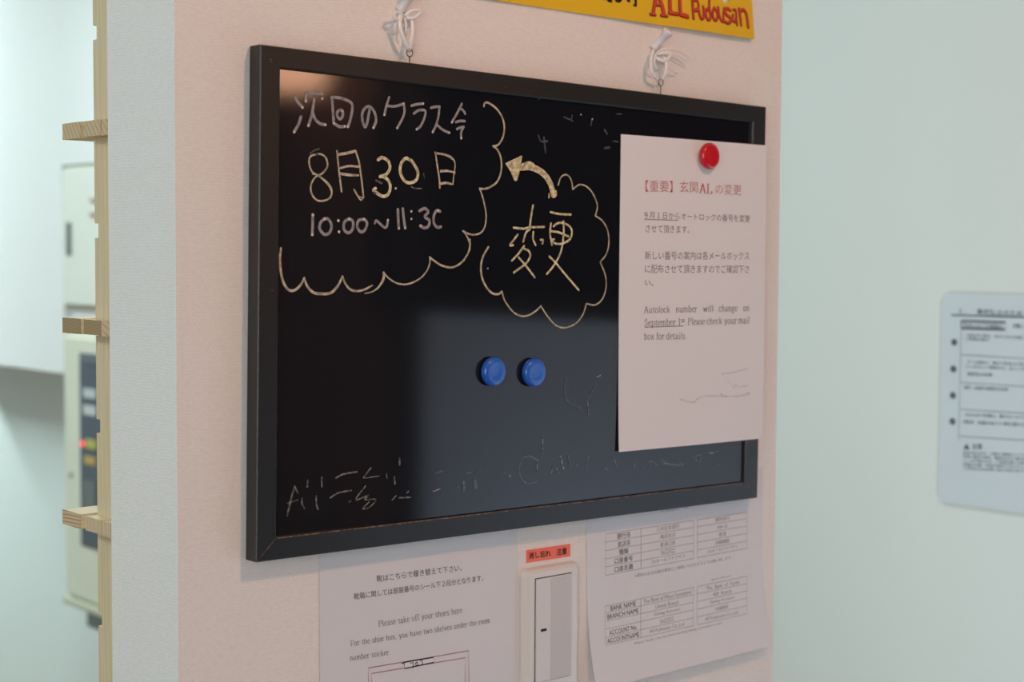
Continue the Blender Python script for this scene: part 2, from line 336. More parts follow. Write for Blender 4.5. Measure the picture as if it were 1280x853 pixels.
# ------------------------------------------------------------------ sheets of paper
class Sheet:
    """curved sheet: four 3-D corners (TL, TR, BR, BL) + bulge function along the normal n"""
    def __init__(s, corners, n=(0, -1, 0), bulge=None):
        s.c = [np.array(p, float) for p in corners]; s.n = np.array(n, float); s.b = bulge or (lambda u, v: 0.0)
    def at(s, u, v, off=0.0):
        a, b, c, d = s.c
        p = (a*(1-u)+b*u)*(1-v)+(d*(1-u)+c*u)*v
        return p+s.n*(s.b(u, v)+off)
    def inv(s, px, py):
        u, v = 0.5, 0.5
        for _ in range(14):
            q = project(s.at(u, v)); h = 1e-4
            J = np.stack([(project(s.at(u+h, v))-q)/h, (project(s.at(u, v+h))-q)/h], 1)
            du = np.linalg.solve(J, np.array([px, py])-q); u += du[0]; v += du[1]
        return np.array([u, v])
    def size(s): return np.linalg.norm(s.c[1]-s.c[0]), np.linalg.norm(s.c[3]-s.c[0])
    def mesh(s, name, m, parent, nu=14, nv=20, thick=0.00025, round_c=0):
        vs = []; fs = []
        for off in (0.0, -thick):
            for j in range(nv+1):
                for i in range(nu+1): vs.append(s.at(i/nu, j/nv, off))
        K = (nu+1)*(nv+1); g = lambda i, j: j*(nu+1)+i
        for j in range(nv):
            for i in range(nu):
                fs.append((g(i, j), g(i, j+1), g(i+1, j+1), g(i+1, j))); fs.append((K+g(i, j), K+g(i+1, j), K+g(i+1, j+1), K+g(i, j+1)))
        nface = len(fs); base = len(vs)
        rim = [g(i, 0) for i in range(nu)]+[g(nu, j) for j in range(nv)]+[g(i, nv) for i in range(nu, 0, -1)]+[g(0, j) for j in range(nv, 0, -1)]
        for k in range(len(rim)):
            a, b = rim[k], rim[(k+1) % len(rim)]; fs.append((base+4*k, base+4*k+1, base+4*k+2, base+4*k+3)); vs += [vs[a], vs[b], vs[K+b], vs[K+a]]
        o = MB().add(vs, fs).build(name, m, parent, True)
        return o
    def marks(s, mb, shapes, off=0.00035):
        """shapes: list of (verts2d in uv metres, faces) -> mesh on the sheet"""
        W_, H_ = s.size()
        for vs, fs in shapes: mb.add([s.at(p[0]/W_, p[1]/H_, off) for p in vs], fs)
    def m(s, px, py):
        uv = s.inv(px, py); W_, H_ = s.size(); return np.array([uv[0]*W_, uv[1]*H_])
    def pxm(s, px, py):     # metres per pixel (vertical)
        return np.linalg.norm(s.m(px, py+1)-s.m(px, py))

_tc = {}
def text_shape(txt, offset=0.0):
    key = (txt, offset)
    if key in _tc: return _tc[key]
    cu = bpy.data.curves.new('t', 'FONT'); cu.body = txt; cu.size = 1; cu.resolution_u = 2; cu.fill_mode = 'FRONT'; cu.offset = offset
    o = bpy.data.objects.new('t', cu); C.objects.link(o)
    dg = bpy.context.evaluated_depsgraph_get(); me = bpy.data.meshes.new_from_object(o.evaluated_get(dg))
    vs = [np.array([v.co.x, v.co.y]) for v in me.vertices]; fs = [tuple(p.vertices) for p in me.polygons]
    bpy.data.objects.remove(o); bpy.data.curves.remove(cu); bpy.data.meshes.remove(me)
    _tc[key] = (vs, fs); return vs, fs

# slab/roman serif face drawn as pen strokes (x-height .43, ascender .70)
def _h(x0, x1, y): return ('s', [(x0, y), (x1, y)])
GL = {
 'a': (.45, [('c', [(.08, .35), (.14, .43), (.24, .43), (.31, .36), (.31, .1), (.36, .01), (.43, .04)]), ('c', [(.31, .26), (.15, .22), (.07, .12), (.14, .0), (.24, .03), (.31, .12)])]),
 'b': (.49, [('s', [(.1, .7), (.1, 0)]), _h(.02, .1, .7), ('c', [(.1, .3), (.18, .43), (.3, .43), (.41, .32), (.41, .12), (.3, 0), (.18, 0), (.1, .1)])]),
 'c': (.43, [('c', [(.37, .34), (.28, .44), (.15, .42), (.06, .3), (.06, .13), (.15, .01), (.28, 0), (.38, .09)])]),
 'd': (.5, [('s', [(.4, .7), (.4, 0)]), _h(.31, .4, .7), _h(.4, .48, 0), ('c', [(.4, .3), (.3, .43), (.18, .43), (.07, .3), (.07, .12), (.17, 0), (.3, 0), (.4, .1)])]),
 'e': (.43, [('s', [(.06, .25), (.38, .25)]), ('c', [(.38, .25), (.35, .38), (.23, .44), (.11, .38), (.05, .22), (.1, .06), (.23, 0), (.37, .08)])]),
 'f': (.31, [('c', [(.35, .65), (.28, .71), (.17, .66), (.14, .5), (.14, 0)]), _h(.04, .28, .43), _h(.05, .25, 0)]),
 'g': (.45, [('c', [(.2, .43), (.08, .36), (.08, .22), (.2, .15), (.32, .22), (.32, .36), (.2, .43)]), ('c', [(.12, .16), (.08, .08), (.3, .04), (.38, -.08), (.22, -.2), (.06, -.12), (.12, .02)]), ('s', [(.31, .39), (.42, .43)])]),
 'h': (.5, [('s', [(.1, .7), (.1, 0)]), ('c', [(.1, .3), (.2, .43), (.33, .42), (.38, .3), (.38, 0)]), _h(.02, .1, .7), _h(.02, .19, 0), _h(.3, .46, 0)]),
 'i': (.26, [('s', [(.13, .43), (.13, 0)]), _h(.04, .13, .43), _h(.04, .22, 0), ('s', [(.13, .66), (.13, .6)])]),
 'k': (.48, [('s', [(.1, .7), (.1, 0)]), ('s', [(.37, .43), (.11, .17)]), ('s', [(.2, .25), (.41, 0)]), _h(.02, .1, .7), _h(.02, .18, 0), _h(.28, .44, .43), _h(.32, .47, 0)]),
 'l': (.26, [('s', [(.13, .7), (.13, 0)]), _h(.04, .13, .7), _h(.04, .22, 0)]),
 'm': (.74, [('s', [(.1, .43), (.1, 0)]), ('c', [(.1, .3), (.2, .43), (.32, .42), (.36, .3), (.36, 0)]), ('c', [(.36, .3), (.46, .43), (.58, .42), (.62, .3), (.62, 0)]), _h(.02, .1, .43), _h(.02, .18, 0), _h(.29, .43, 0), _h(.55, .7, 0)]),
 'n': (.5, [('s', [(.1, .43), (.1, 0)]), ('c', [(.1, .3), (.2, .43), (.33, .42), (.38, .3), (.38, 0)]), _h(.02, .1, .43), _h(.02, .19, 0), _h(.3, .46, 0)]),
 'o': (.46, [('c', [(.23, .44), (.09, .37), (.06, .22), (.09, .07), (.23, 0), (.37, .07), (.4, .22), (.37, .37), (.23, .44)])]),
 'p': (.49, [('s', [(.1, .43), (.1, -.2)]), _h(.02, .1, .43), _h(.02, .2, -.2), ('c', [(.1, .3), (.18, .43), (.3, .43), (.41, .32), (.41, .12), (.3, 0), (.18, 0), (.1, .1)])]),
 'r': (.36, [('s', [(.1, .43), (.1, 0)]), ('c', [(.1, .25), (.17, .4), (.28, .43), (.33, .36)]), _h(.02, .1, .43), _h(.02, .22, 0)]),
 's': (.38, [('c', [(.31, .33), (.22, .44), (.1, .4), (.08, .29), (.2, .22), (.32, .15), (.29, .03), (.17, -.01), (.06, .1)])]),
 't': (.32, [('c', [(.14, .58), (.14, .3), (.15, .06), (.22, 0), (.31, .07)]), _h(.03, .29, .43)]),
 'u': (.5, [('c', [(.1, .43), (.1, .13), (.16, .01), (.28, .02), (.38, .14)]), ('s', [(.38, .43), (.38, 0)]), _h(.02, .1, .43), _h(.3, .38, .43), _h(.38, .47, 0)]),
 'v': (.46, [('s', [(.07, .43), (.23, 0)]), ('s', [(.23, 0), (.39, .43)]), _h(.0, .16, .43), _h(.31, .46, .43)]),
 'w': (.66, [('s', [(.07, .43), (.2, 0)]), ('s', [(.2, 0), (.33, .4)]), ('s', [(.33, .4), (.46, 0)]), ('s', [(.46, 0), (.59, .43)]), _h(.0, .15, .43), _h(.51, .66, .43)]),
 'x': (.46, [('s', [(.07, .43), (.39, 0)]), ('s', [(.39, .43), (.07, 0)]), _h(.0, .16, .43), _h(.3, .46, .43), _h(.0, .15, 0), _h(.3, .46, 0)]),
 'y': (.46, [('s', [(.07, .43), (.23, .02)]), ('c', [(.4, .43), (.26, .06), (.16, -.17), (.05, -.17)]), _h(.0, .16, .43), _h(.31, .46, .43)]),
 'A': (.68, [('s', [(.08, 0), (.33, .7)]), ('s', [(.33, .7), (.58, 0)]), _h(.17, .49, .24), _h(.0, .19, 0), _h(.47, .68, 0)]),
 'L': (.56, [('s', [(.14, .7), (.14, 0)]), _h(.04, .26, .7), _h(.04, .52, 0), ('s', [(.52, 0), (.52, .18)])]),
 'P': (.6, [('s', [(.14, .7), (.14, 0)]), _h(.04, .14, .7), _h(.04, .28, 0), ('c', [(.14, .7), (.35, .7), (.52, .62), (.52, .42), (.35, .34), (.14, .34)])]),
 'F': (.58, [('s', [(.14, .7), (.14, 0)]), _h(.04, .52, .7), ('s', [(.52, .7), (.52, .55)]), _h(.14, .38, .36), _h(.04, .28, 0)]),
 'S': (.5, [('c', [(.41, .55), (.3, .71), (.15, .69), (.08, .55), (.16, .42), (.34, .32), (.43, .18), (.33, .0), (.16, 0), (.06, .16)])]),
 '1': (.42, [('s', [(.22, .7), (.22, 0)]), ('s', [(.1, .62), (.22, .7)]), _h(.1, .34, 0)]),
 '9': (.46, [('c', [(.38, .5), (.3, .68), (.15, .68), (.08, .5), (.15, .34), (.3, .34), (.38, .5), (.38, .25), (.28, .02), (.1, .03)])]),
 '.': (.24, [('s', [(.1, .05), (.1, 0)])]), ',': (.24, [('s', [(.12, .05), (.07, -.1)])]), ' ': (.3, []),
}
def serif_shape(txt, thick=0.085, thin=0.032):
    vs = []; fs = []; x = 0.0; sup = False; sc = 1.0; dy = 0.0
    for ch in txt:
        if ch == '^': sc, dy = 0.6, 0.3; continue
        if ch == '~': sc, dy = 1.0, 0.0; continue
        adv, st = GL[ch]
        for kind, pts in st:
            if kind == 's' and len(pts) == 2 and pts[0][1] == pts[1][1] and abs(pts[0][0]-pts[1][0]) < 0.2 and pts[0][1] in (0, .43, .7, -.2):
                cx = (pts[0][0]+pts[1][0])/2; pts = [(cx+(q[0]-cx)*0.72, q[1]) for q in pts]      # short bracket serifs
            if ch.islower(): pts = [(q[0], q[1]*1.09 if q[1] <= .45 else q[1]) for q in pts]
            p = smooth_line(pts, 3) if kind == 'c' else [np.array(q, float) for q in pts]
            p = [np.array([x+q[0]*sc, q[1]*sc+dy]) for q in p]
            v, f = ribbon2d(p, lambda i, n: thin+(thick-thin)*abs(n[0]), cap=False)
            b = len(vs); vs += v; fs += [tuple(b+k for k in q) for q in f]
        x += (adv+(0.035 if ch != ' ' else 0.04))*sc
    return vs, fs

def put_text(sheet, mb, txt, p0, p1, hpx, serif=False, offset=0.0, lo=None, hi=None, off=0.00035, thick=0.085):
    """baseline from pixel p0 to p1 on the sheet; hpx = glyph height in pixels"""
    vs, fs = serif_shape(txt, thick) if serif else text_shape(txt, offset)
    if not vs: return
    xs = [v[0] for v in vs]; x0, x1 = min(xs), max(xs)
    ys = [v[1] for v in vs]; y0 = lo if lo is not None else (0.0 if serif else min(ys)); y1 = hi if hi is not None else (0.7 if serif else max(ys))
    a = sheet.m(*p0); b = sheet.m(*p1); d = (b-a)
    up = np.array([d[1], -d[0]]); up /= np.linalg.norm(up)
    hm = hpx*sheet.pxm((p0[0]+p1[0])/2, (p0[1]+p1[1])/2)
    out = [a+d*((v[0]-x0)/(x1-x0))+up*hm*((v[1]-y0)/(y1-y0)) for v in vs]
    W_, H_ = sheet.size()
    mb.add([sheet.at(q[0]/W_, q[1]/H_, off) for q in out], [tuple(reversed(f)) for f in fs])
def put_line(sheet, mb, pts, wpx, smooth=False, off=0.0003, cap=False, sub=1):
    P = [sheet.m(*p) for p in pts]
    if smooth: P = smooth_line(P, 5)
    elif sub > 1:
        Q = []
        for a, b in zip(P[:-1], P[1:]): Q += [a+(b-a)*k/sub for k in range(sub)]
        P = Q+[P[-1]]
    k = sheet.pxm(*pts[0])*wpx
    W_, H_ = sheet.size(); vs, fs = ribbon2d(P, k, cap)
    mb.add([sheet.at(q[0]/W_, q[1]/H_, off) for q in vs], fs)
def put_poly(sheet, mb, pts, off=0.0003):
    W_, H_ = sheet.size(); P = [sheet.m(*p) for p in pts]
    mb.add([sheet.at(q[0]/W_, q[1]/H_, off) for q in P], [tuple(range(len(P)))])

# ------------------------------------------------------------------ blackboard
board = tag(empty('blackboard', tuple(BO), (0, TILT, 0)), 'black-framed marker blackboard with cream handwriting, hung slightly crooked on the wall', 'blackboard')
xl, xr, zt, zb = -0.2815, 0.2797, 0.1834, -0.182      # inner opening
T = 0.0152; DEP = 0.0035; RND = 0.0008; CHI = 0.0012
def rail(o0, o1, i0, i1, along, outward, name='frame_rail'):
    """mitred moulding between outer edge o0-o1 and inner edge i0-i1 (x,z pairs)"""
    o0, o1, i0, i1 = [np.array(p, float) for p in (o0, o1, i0, i1)]; al = np.array(along, float); ow = np.array(outward, float); g = 0.00012
    # profile from outer back, outer front, inner front, inner lip, back
    prof = [(0, T), (0, RND), (RND, 0), (1-0, 0), (1, DEP+0.003), (1, T)]
    vs = []
    for (o, i, sg) in ((o0, i0, 1), (o1, i1, -1)):
        for (t, y) in [(0, T), (0, RND), ('r', 0), ('c', 0), (1, CHI), (1, T)]:
            if t == 'r': q = o+(i-o)*0.045
            elif t == 'c': q = i+(o-i)*0.06
            else: q = o+(i-o)*t
            q = q+al*g*sg; vs.append((q[0], y, q[1]))
    fs = [(k, (k+1) % 6, 6+(k+1) % 6, 6+k) for k in range(6)]+[(5, 4, 3, 2, 1, 0), (6, 7, 8, 9, 10, 11)]
    return MB().add(vs, fs).build(name, M_FRAME, board)
OTL, OTR, OBR, OBL = (-.3, .2), (.3, .2), (.3, -.2), (-.3, -.2)
ITL, ITR, IBR, IBL = (xl, zt), (xr, zt), (xr, zb), (xl, zb)
rail(OTL, OTR, ITL, ITR, (1, 0), (0, 1)); rail(OTR, OBR, ITR, IBR, (0, -1), (1, 0))
rail(OBR, OBL, IBR, IBL, (-1, 0), (0, -1)); rail(OBL, OTL, IBL, ITL, (0, 1), (-1, 0))
surf = MB().box((xl-0.004, DEP, zb-0.004), (xr+0.004, DEP+0.003, zt+0.004)).build('writing_surface', M_BOARD, board)
MB().box((xl-0.006, DEP+0.004, zb-0.006), (xr+0.006, T-0.001, zt+0.006)).build('backing_panel', M_CORE, board)
mb = MB()      # paint worn off the lower inner edge and off the mitre joints
def strip(mb, a, b, w_, y): 
    a = np.array(a, float); b = np.array(b, float); d = b-a; n = np.array([-d[1], d[0]])/np.linalg.norm(d)*w_/2
    mb.add([(a[0]+n[0], y, a[1]+n[1]), (b[0]+n[0], y, b[1]+n[1]), (b[0]-n[0], y, b[1]-n[1]), (a[0]-n[0], y, a[1]-n[1])], [(0, 1, 2, 3)])
strip(mb, (xl, zb-0.0008), (xr-0.004, zb-0.0008), 0.0011, -0.0001)
strip(mb, (-.2985, -.1985), (xl, zb), 0.0007, -0.0001); strip(mb, (.2985, -.1985), (xr, zb), 0.0005, -0.0001)
strip(mb, (-.2994, -.195), (-.2994, .05), 0.0003, -0.0001)
mb.build('worn_edge', M_WORN, board)['label'] = 'brown edge where the black paint has worn off'
mb = MB()
for p in ((338, 74), (339, 77), (336, 362), (340, 363), (622, 112), (674, 124), (632, 109), (574, 712-40), (755, 646), (945, 585), (602, 650)):
    q = to_board(onY(p[0], p[1], BO[1])); s_ = 0.0011
    if abs(q[0]) < .299 and abs(q[2]) < .199: mb.add([(q[0]-s_, -0.00015, q[2]), (q[0], -0.00015, q[2]-s_*.5), (q[0]+s_, -0.00015, q[2]), (q[0], -0.00015, q[2]+s_*.5)], [(0, 1, 2, 3)])
mb.build('paint_chip', M_WORN, board)['kind'] = 'stuff'

YS = DEP-0.0002
def P2(px, py):
    q = to_board(onY(px, py, BO[1]+DEP)); return np.array([q[0], q[2]])
PXM = 1/1560.0
class Ink:
    def __init__(s, org, sc): s.o = org; s.k = sc; s.mb = MB(); s.n = 0
    def frame(s, org, sc): s.o = org; s.k = sc; return s
    def pt(s, p): return P2(s.o[0]+p[0]/s.k, s.o[1]+p[1]/s.k)
    def line(s, pts, w_, smooth=True, taper=0.0):
        P = [s.pt(p) for p in pts]; P = smooth_line(P, 6) if (smooth and len(P) > 2) else P
        N = len(P); s.n += 1; y = YS-0.00003*(s.n % 7)
        wf = lambda i, n: w_*PXM*(1-taper*abs(2*i/max(N-1, 1)-1)**3)
        vs, fs = ribbon2d(P, wf); s.mb.add([(q[0], y, q[1]) for q in vs], fs); return s
    def dot(s, p, r):
        vs, fs = disc2d(s.pt(p), r*PXM); s.n += 1; y = YS-0.0002-0.00003*(s.n % 5); s.mb.add([(q[0], y, q[1]) for q in vs], fs); return s
    def poly(s, pts):
        P = [s.pt(p) for p in pts]; s.mb.add([(q[0], YS, q[1]) for q in P], [tuple(range(len(P)))]); return s
    def flush(s, m, name='written_character'):
        if s.mb.v: s.mb.build(name, m, surf)
        s.mb = MB(); return s
    def brk(s, m, at):
        return s.flush(m) if s.n in at else s
    def build(s, name, m, label=None):
        o = s.mb.build(name, m, surf)
        if name in ('ink_pool', 'rubbed_lettering'): o['kind'] = 'stuff'
        if label: o['label'] = label
        return o
# --- first line, grey marker: 次回のクラス会
k = Ink((350, 100), 9.846); W1 = 3.9
for st in ([(185, 215), (220, 275), (275, 340)], [(255, 455), (225, 545), (172, 640)], [(318, 180), (325, 165), (380, 150), (440, 165), (520, 170)], [(315, 190), (313, 262)],
           [(418, 235), (402, 350), (385, 440), (347, 562)], [(398, 400), (430, 480), (485, 535), (555, 552)],
           [(635, 215), (645, 330), (660, 530)], [(650, 212), (750, 225), (850, 265), (888, 310), (882, 400), (860, 500), (832, 578)], [(670, 540), (730, 575), (795, 572)],
           [(765, 365), (710, 385), (702, 440), (735, 480), (770, 440), (765, 365)],
           [(1100, 360), (1085, 450), (1060, 560), (1035, 570), (1008, 480), (1015, 390), (1060, 335), (1110, 335), (1160, 400), (1180, 500), (1147, 588)]):
    k.line(st, W1).brk(M_GREY, (6, 10, 11))
k.frame((470, 100), 9.846)
for st in ([(158, 215), (125, 320), (100, 430)], [(140, 320), (230, 325), (330, 295)], [(340, 295), (348, 400), (310, 500), (258, 592)],
           [(435, 318), (500, 300), (578, 292)], [(465, 412), (520, 375), (580, 370), (608, 395), (585, 490), (545, 570), (498, 608)],
           [(675, 345), (730, 330), (780, 330)], [(778, 340), (765, 450), (735, 560), (695, 642)], [(755, 560), (820, 615), (897, 650)],
           [(1053, 295), (1000, 400), (930, 522)], [(1030, 345), (1075, 380), (1095, 415)], [(980, 520), (1035, 505), (1090, 508)], [(995, 605), (1040, 585), (1078, 578)], [(1068, 590), (1045, 650), (1047, 720)]):
    k.line(st, W1-0.4).brk(M_GREY, (14, 16, 19, 24))
k.frame((370, 170), 6.09)      # 10:00~
for st in ([(125, 600), (125, 680), (122, 752)], [(215, 630), (185, 660), (180, 710), (215, 750), (255, 735), (268, 680), (245, 635), (215, 630)],
           [(400, 630), (365, 660), (365, 715), (400, 738), (430, 705), (430, 650), (400, 630)], [(512, 635), (475, 645), (465, 690), (490, 730), (520, 720), (540, 670), (525, 640), (512, 635)]):
    k.line(st, 3.9).brk(M_GREY, (25, 26, 27, 28))
k.frame((470, 170), 6.09)      # ~ 11:30
k.line([(-10, 665), (0, 645), (25, 665), (60, 695), (80, 690), (90, 640)], 3.5).flush(M_GREY)
for st in ([(165, 560), (168, 640), (172, 705)], [(203, 555), (210, 630), (220, 702)], [(330, 570), (370, 553), (395, 580), (370, 615), (405, 645), (395, 690), (365, 700), (335, 685)],
           [(485, 575), (460, 570), (438, 610), (440, 665), (465, 695), (492, 692)]): k.line(st, 4.1).brk(M_GREY, (30, 31, 32, 33))
k.flush(M_GREY)
k = Ink((350, 100), 9.846)
for p in ((272, 338), (172, 642), (315, 262), (515, 230), (347, 562), (553, 552), (660, 535), (795, 572), (832, 576), (1147, 588), (762, 380)): k.dot(p, 1.6)
k.frame((470, 100), 9.846)
for p in ((100, 430), (258, 592), (335, 290), (577, 292), (498, 608), (695, 642), (898, 650), (930, 522), (1047, 718)): k.dot(p, 1.5)
k.frame((370, 170), 6.09)
for p in ((122, 752), (215, 632), (320, 645), (325, 730), (403, 632), (513, 635), (127, 603)): k.dot(p, 1.9)
k.frame((470, 170), 6.09)
for p in ((172, 702), (220, 700), (267, 575), (267, 632), (340, 683), (88, 642), (645, 15), (470, 568), (148, 400)): k.dot(p, 1.6)
k.frame((590, 290), 6.56).dot((127, 300), 1.1); k.frame((650, 140), 9.477).dot((718, 32), 1.2).dot((852, 85), 1.3); k.frame((570, 110), 6.56).dot((405, 40), .8)
k.build('ink_pool', M_DOT, 'pale dots where the marker rested')
# --- cream date 8月30日
k = Ink((370, 170), 6.09)
for st, w_ in (([(160, 140), (110, 155), (98, 205), (120, 270), (165, 300), (225, 345), (268, 400), (262, 465), (215, 492), (160, 490), (120, 445), (112, 380), (145, 315), (200, 285), (238, 230), (225, 165), (185, 138), (150, 140)], 2.3),
               ([(125, 290), (170, 305), (240, 370), (272, 430)], 1.6), ([(310, 115), (322, 230), (335, 340), (345, 425)], 2.5), ([(318, 140), (385, 128), (450, 112)], 2.4),
               ([(318, 148), (385, 138), (445, 122)], 1.5), ([(450, 112), (478, 200), (492, 300), (505, 400), (512, 470)], 2.5), ([(512, 470), (488, 485), (440, 408)], 2.0),
               ([(500, 470), (470, 455), (445, 410)], 1.5), ([(335, 245), (400, 230), (475, 235)], 2.8), ([(340, 285), (400, 295), (472, 300)], 2.8), ([(345, 295), (400, 303), (470, 303)], 1.6)):
    k.line(st, w_).brk(M_CREAM2, (2, 11))
k.frame((470, 170), 6.09)
for st, w_ in (([(450, 125), (465, 230), (480, 330), (484, 395)], 2.6), ([(445, 128), (520, 140), (575, 165), (600, 215), (590, 300), (583, 370)], 2.0), ([(450, 135), (530, 150), (580, 180)], 1.3), ([(490, 272), (540, 268), (598, 278)], 2.6),
               ([(490, 262), (545, 262), (600, 285)], 1.5), ([(487, 368), (530, 360), (575, 368)], 2.6), ([(490, 358), (530, 352), (570, 362)], 1.3)):
    k.line(st, w_).brk(M_CREAM2, (18,))

k = Ink((470, 170), 6.09)
for st in ([(15, 182), (45, 165), (90, 190), (105, 240), (80, 290), (30, 310)], [(45, 308), (85, 330), (108, 385), (90, 445), (50, 460), (5, 435), (-20, 415), (-5, 400)],
           [(250, 180), (225, 170), (190, 210), (183, 275), (210, 335), (250, 358), (300, 340), (318, 290), (300, 235), (265, 185)]): k.line(st, 4.3).brk(M_CREAM, (2, 3))

# --- large cloud edge on the left, cream
k = Ink((570, 110), 6.56)
k.line([(228, 150), (235, 125), (262, 122), (320, 160), (370, 225), (393, 300), (390, 380), (365, 440), (335, 472), (303, 477)], 2.9)
k.line([(305, 477), (340, 510), (365, 570), (372, 640), (362, 710), (335, 770), (285, 810), (235, 828), (192, 825)], 2.8)
k.frame((330, 60), 2.585)
k.line([(697, 456), (708, 490), (717, 540), (712, 580), (695, 600), (668, 603), (642, 592)], 2.4)
k.line([(645, 592), (660, 620), (664, 650), (645, 688)], 2.4)
k.frame((470, 300), 8.533)
k.line([(998, -5), (1000, 60), (975, 150), (915, 235), (840, 285), (770, 293), (690, 270), (620, 225), (570, 185)], 2.7)
k.line([(572, 190), (570, 250), (540, 330), (480, 400), (400, 450), (310, 475), (220, 462), (140, 415), (85, 360)], 2.3)
k.line([(82, 345), (85, 410), (60, 465), (10, 525)], 2.2)
k.frame((340, 300), 9.143)
k.line([(1270, 370), (1265, 440), (1220, 530), (1150, 590), (1060, 612)], 1.8)
k.line([(100, 95), (90, 200), (95, 330), (120, 460), (165, 550), (220, 582), (280, 560), (335, 500), (367, 435)], 3.4, taper=.25)
k.line([(367, 440), (400, 530), (470, 600), (570, 618), (670, 605), (730, 550), (775, 480), (803, 415)], 3.6, taper=.3)
k.line([(803, 415), (835, 500), (890, 565), (960, 585), (1050, 570), (1145, 520)], 3.0, taper=.3)
k.build('cloud_outline', M_CREAM2, 'large cream scalloped line around the date')
# --- small cloud
k = Ink((590, 290), 6.56)
k.line([(132, 125), (90, 200), (72, 280), (80, 370), (115, 450), (165, 503), (215, 510), (243, 490)], 3.1)
k.line([(243, 490), (270, 570), (335, 655), (400, 690), (460, 685), (520, 650), (565, 608)], 2.5)
k.frame((670, 200), 3.877)
k.line([(22, 708), (60, 765), (100, 805), (145, 813), (195, 790), (228, 745), (243, 697)], 2.2)
k.line([(243, 697), (285, 703), (320, 675), (338, 620), (335, 560), (310, 495)], 2.2)
k.line([(310, 495), (340, 455), (352, 400), (345, 340), (320, 295), (285, 270)], 2.2)
k.line([(287, 270), (296, 220), (275, 165), (245, 130), (210, 120), (180, 140)], 2.2)
k.line([(178, 143), (172, 105), (158, 78), (138, 72), (118, 88), (107, 122)], 2.2)
k.build('cloud_outline', M_CREAM2, 'small scalloped cloud line around two large characters')
# --- arrow
k = Ink((620, 180), 7.106)
k.line([(215, 208), (300, 205), (380, 235), (440, 285), (480, 350), (500, 410), (505, 450)], 9.3)
k.line([(235, 180), (290, 165), (330, 180)], 3.0).line([(470, 440), (468, 478)], 2.2).line([(530, 420), (530, 455), (515, 472)], 3.0)
k.poly([(80, 172), (225, 103), (232, 110), (205, 260), (185, 325), (172, 332), (160, 322), (125, 240)])
k.build('arrow_mark', M_CREAM, 'filled cream arrow pointing left to the date')
# --- 変更
k = Ink((620, 250), 7.108)
for st in ([(328, 48), (310, 150), (298, 240)], [(155, 247), (240, 255), (300, 245), (425, 240)], [(298, 262), (265, 290), (240, 370)], [(330, 285), (328, 350), (350, 402)], [(190, 310), (160, 350), (122, 402), (150, 402)],
           [(395, 355), (415, 358), (410, 388)], [(248, 410), (200, 475), (140, 540)], [(245, 432), (290, 455), (302, 500), (270, 560), (220, 600), (158, 645)], [(200, 512), (260, 580), (342, 688)],
           [(483, 108), (560, 125), (662, 130)], [(487, 210), (478, 300), (495, 400)], [(510, 235), (540, 210), (590, 205), (650, 235), (672, 280), (660, 340), (630, 372)], [(490, 278), (560, 290), (640, 325)],
           [(515, 350), (490, 360), (530, 388), (580, 390), (630, 368)], [(597, 190), (600, 290), (585, 420), (555, 510), (500, 600), (450, 658)], [(472, 503), (530, 560), (620, 670), (732, 800)]):
    k.line(st, 3.1).brk(M_CREAM, (9, 16))

# --- rubbed-out writing
k = Ink((350, 560), 7.11)
for st, w_ in (([(130, 345), (100, 440), (62, 605)], 2.6), ([(130, 345), (155, 400)], 2), ([(65, 495), (150, 465)], 2), ([(195, 450), (195, 500), (215, 540)], 2.2), ([(320, 430), (320, 490), (335, 545)], 2.2),
               ([(243, 290), (240, 345)], 2.5), ([(370, 265), (372, 345)], 2.2), ([(495, 268), (560, 235), (680, 215)], 2.2), ([(445, 445), (520, 400), (630, 380)], 2.2), ([(805, 180), (740, 265)], 2.3),
               ([(740, 272), (880, 250)], 1.3), ([(758, 340), (670, 462), (790, 420), (750, 460), (850, 460), (790, 530), (735, 540), (790, 480)], 1.9), ([(1060, 95), (1062, 150)], 2.6), ([(1015, 260), (1020, 320)], 2.2),
               ([(1060, 445), (1155, 440)], 2.2), ([(995, 465), (1030, 425)], 1.6), ([(945, 230), (950, 270)], 1.4), ([(610, 480), (625, 475)], 2.8), ([(1125, 400), (1140, 388)], 2)): k.line(st, w_)
k.frame((520, 540), 6.4)
for st, w_ in (([(135, 475), (200, 455)], 2.4), ([(747, 345), (750, 372)], 2.0), ([(1013, 30), (1012, 180)], 1.6), ([(968, 215), (966, 325)], 1.7), ([(1150, 190), (1180, 320)], 1.5), ([(1080, 330), (1100, 270), (1140, 330)], 1.3), ([(330, 425), (335, 445)], 1.8)): k.line(st, w_)
k.frame((560, 420), 3.2)
for st, w_ in (([(555, 245), (562, 320)], 1.7), ([(595, 165), (610, 158)], 2.0), ([(1040, 470), (1080, 462)], 1.8), ([(378, 400), (378, 470)], 1.6)): k.line(st, w_)
k.frame((700, 530), 5.818)
for st, w_ in (([(5, 235), (30, 345)], 1.3), ([(385, 235), (410, 310)], 1.3), ([(190, 335), (192, 345)], 2), ([(120, 300), (122, 306)], 2), ([(650, 300), (660, 285)], 1.6), ([(1148, 295), (1150, 305)], 2.2), ([(985, 260), (990, 275)], 1.6), ([(835, 305), (838, 312)], 1.8)): k.line(st, w_)
k.frame((470, 170), 6.09)
for st, w_ in (([(268, 388), (300, 400), (345, 400)], 1.6), ([(360, 285), (368, 325)], 1.2)): k.line(st, w_)
k.build('rubbed_lettering', M_GHOST, 'faint half rubbed out handwriting')
k = Ink((520, 540), 6.4)
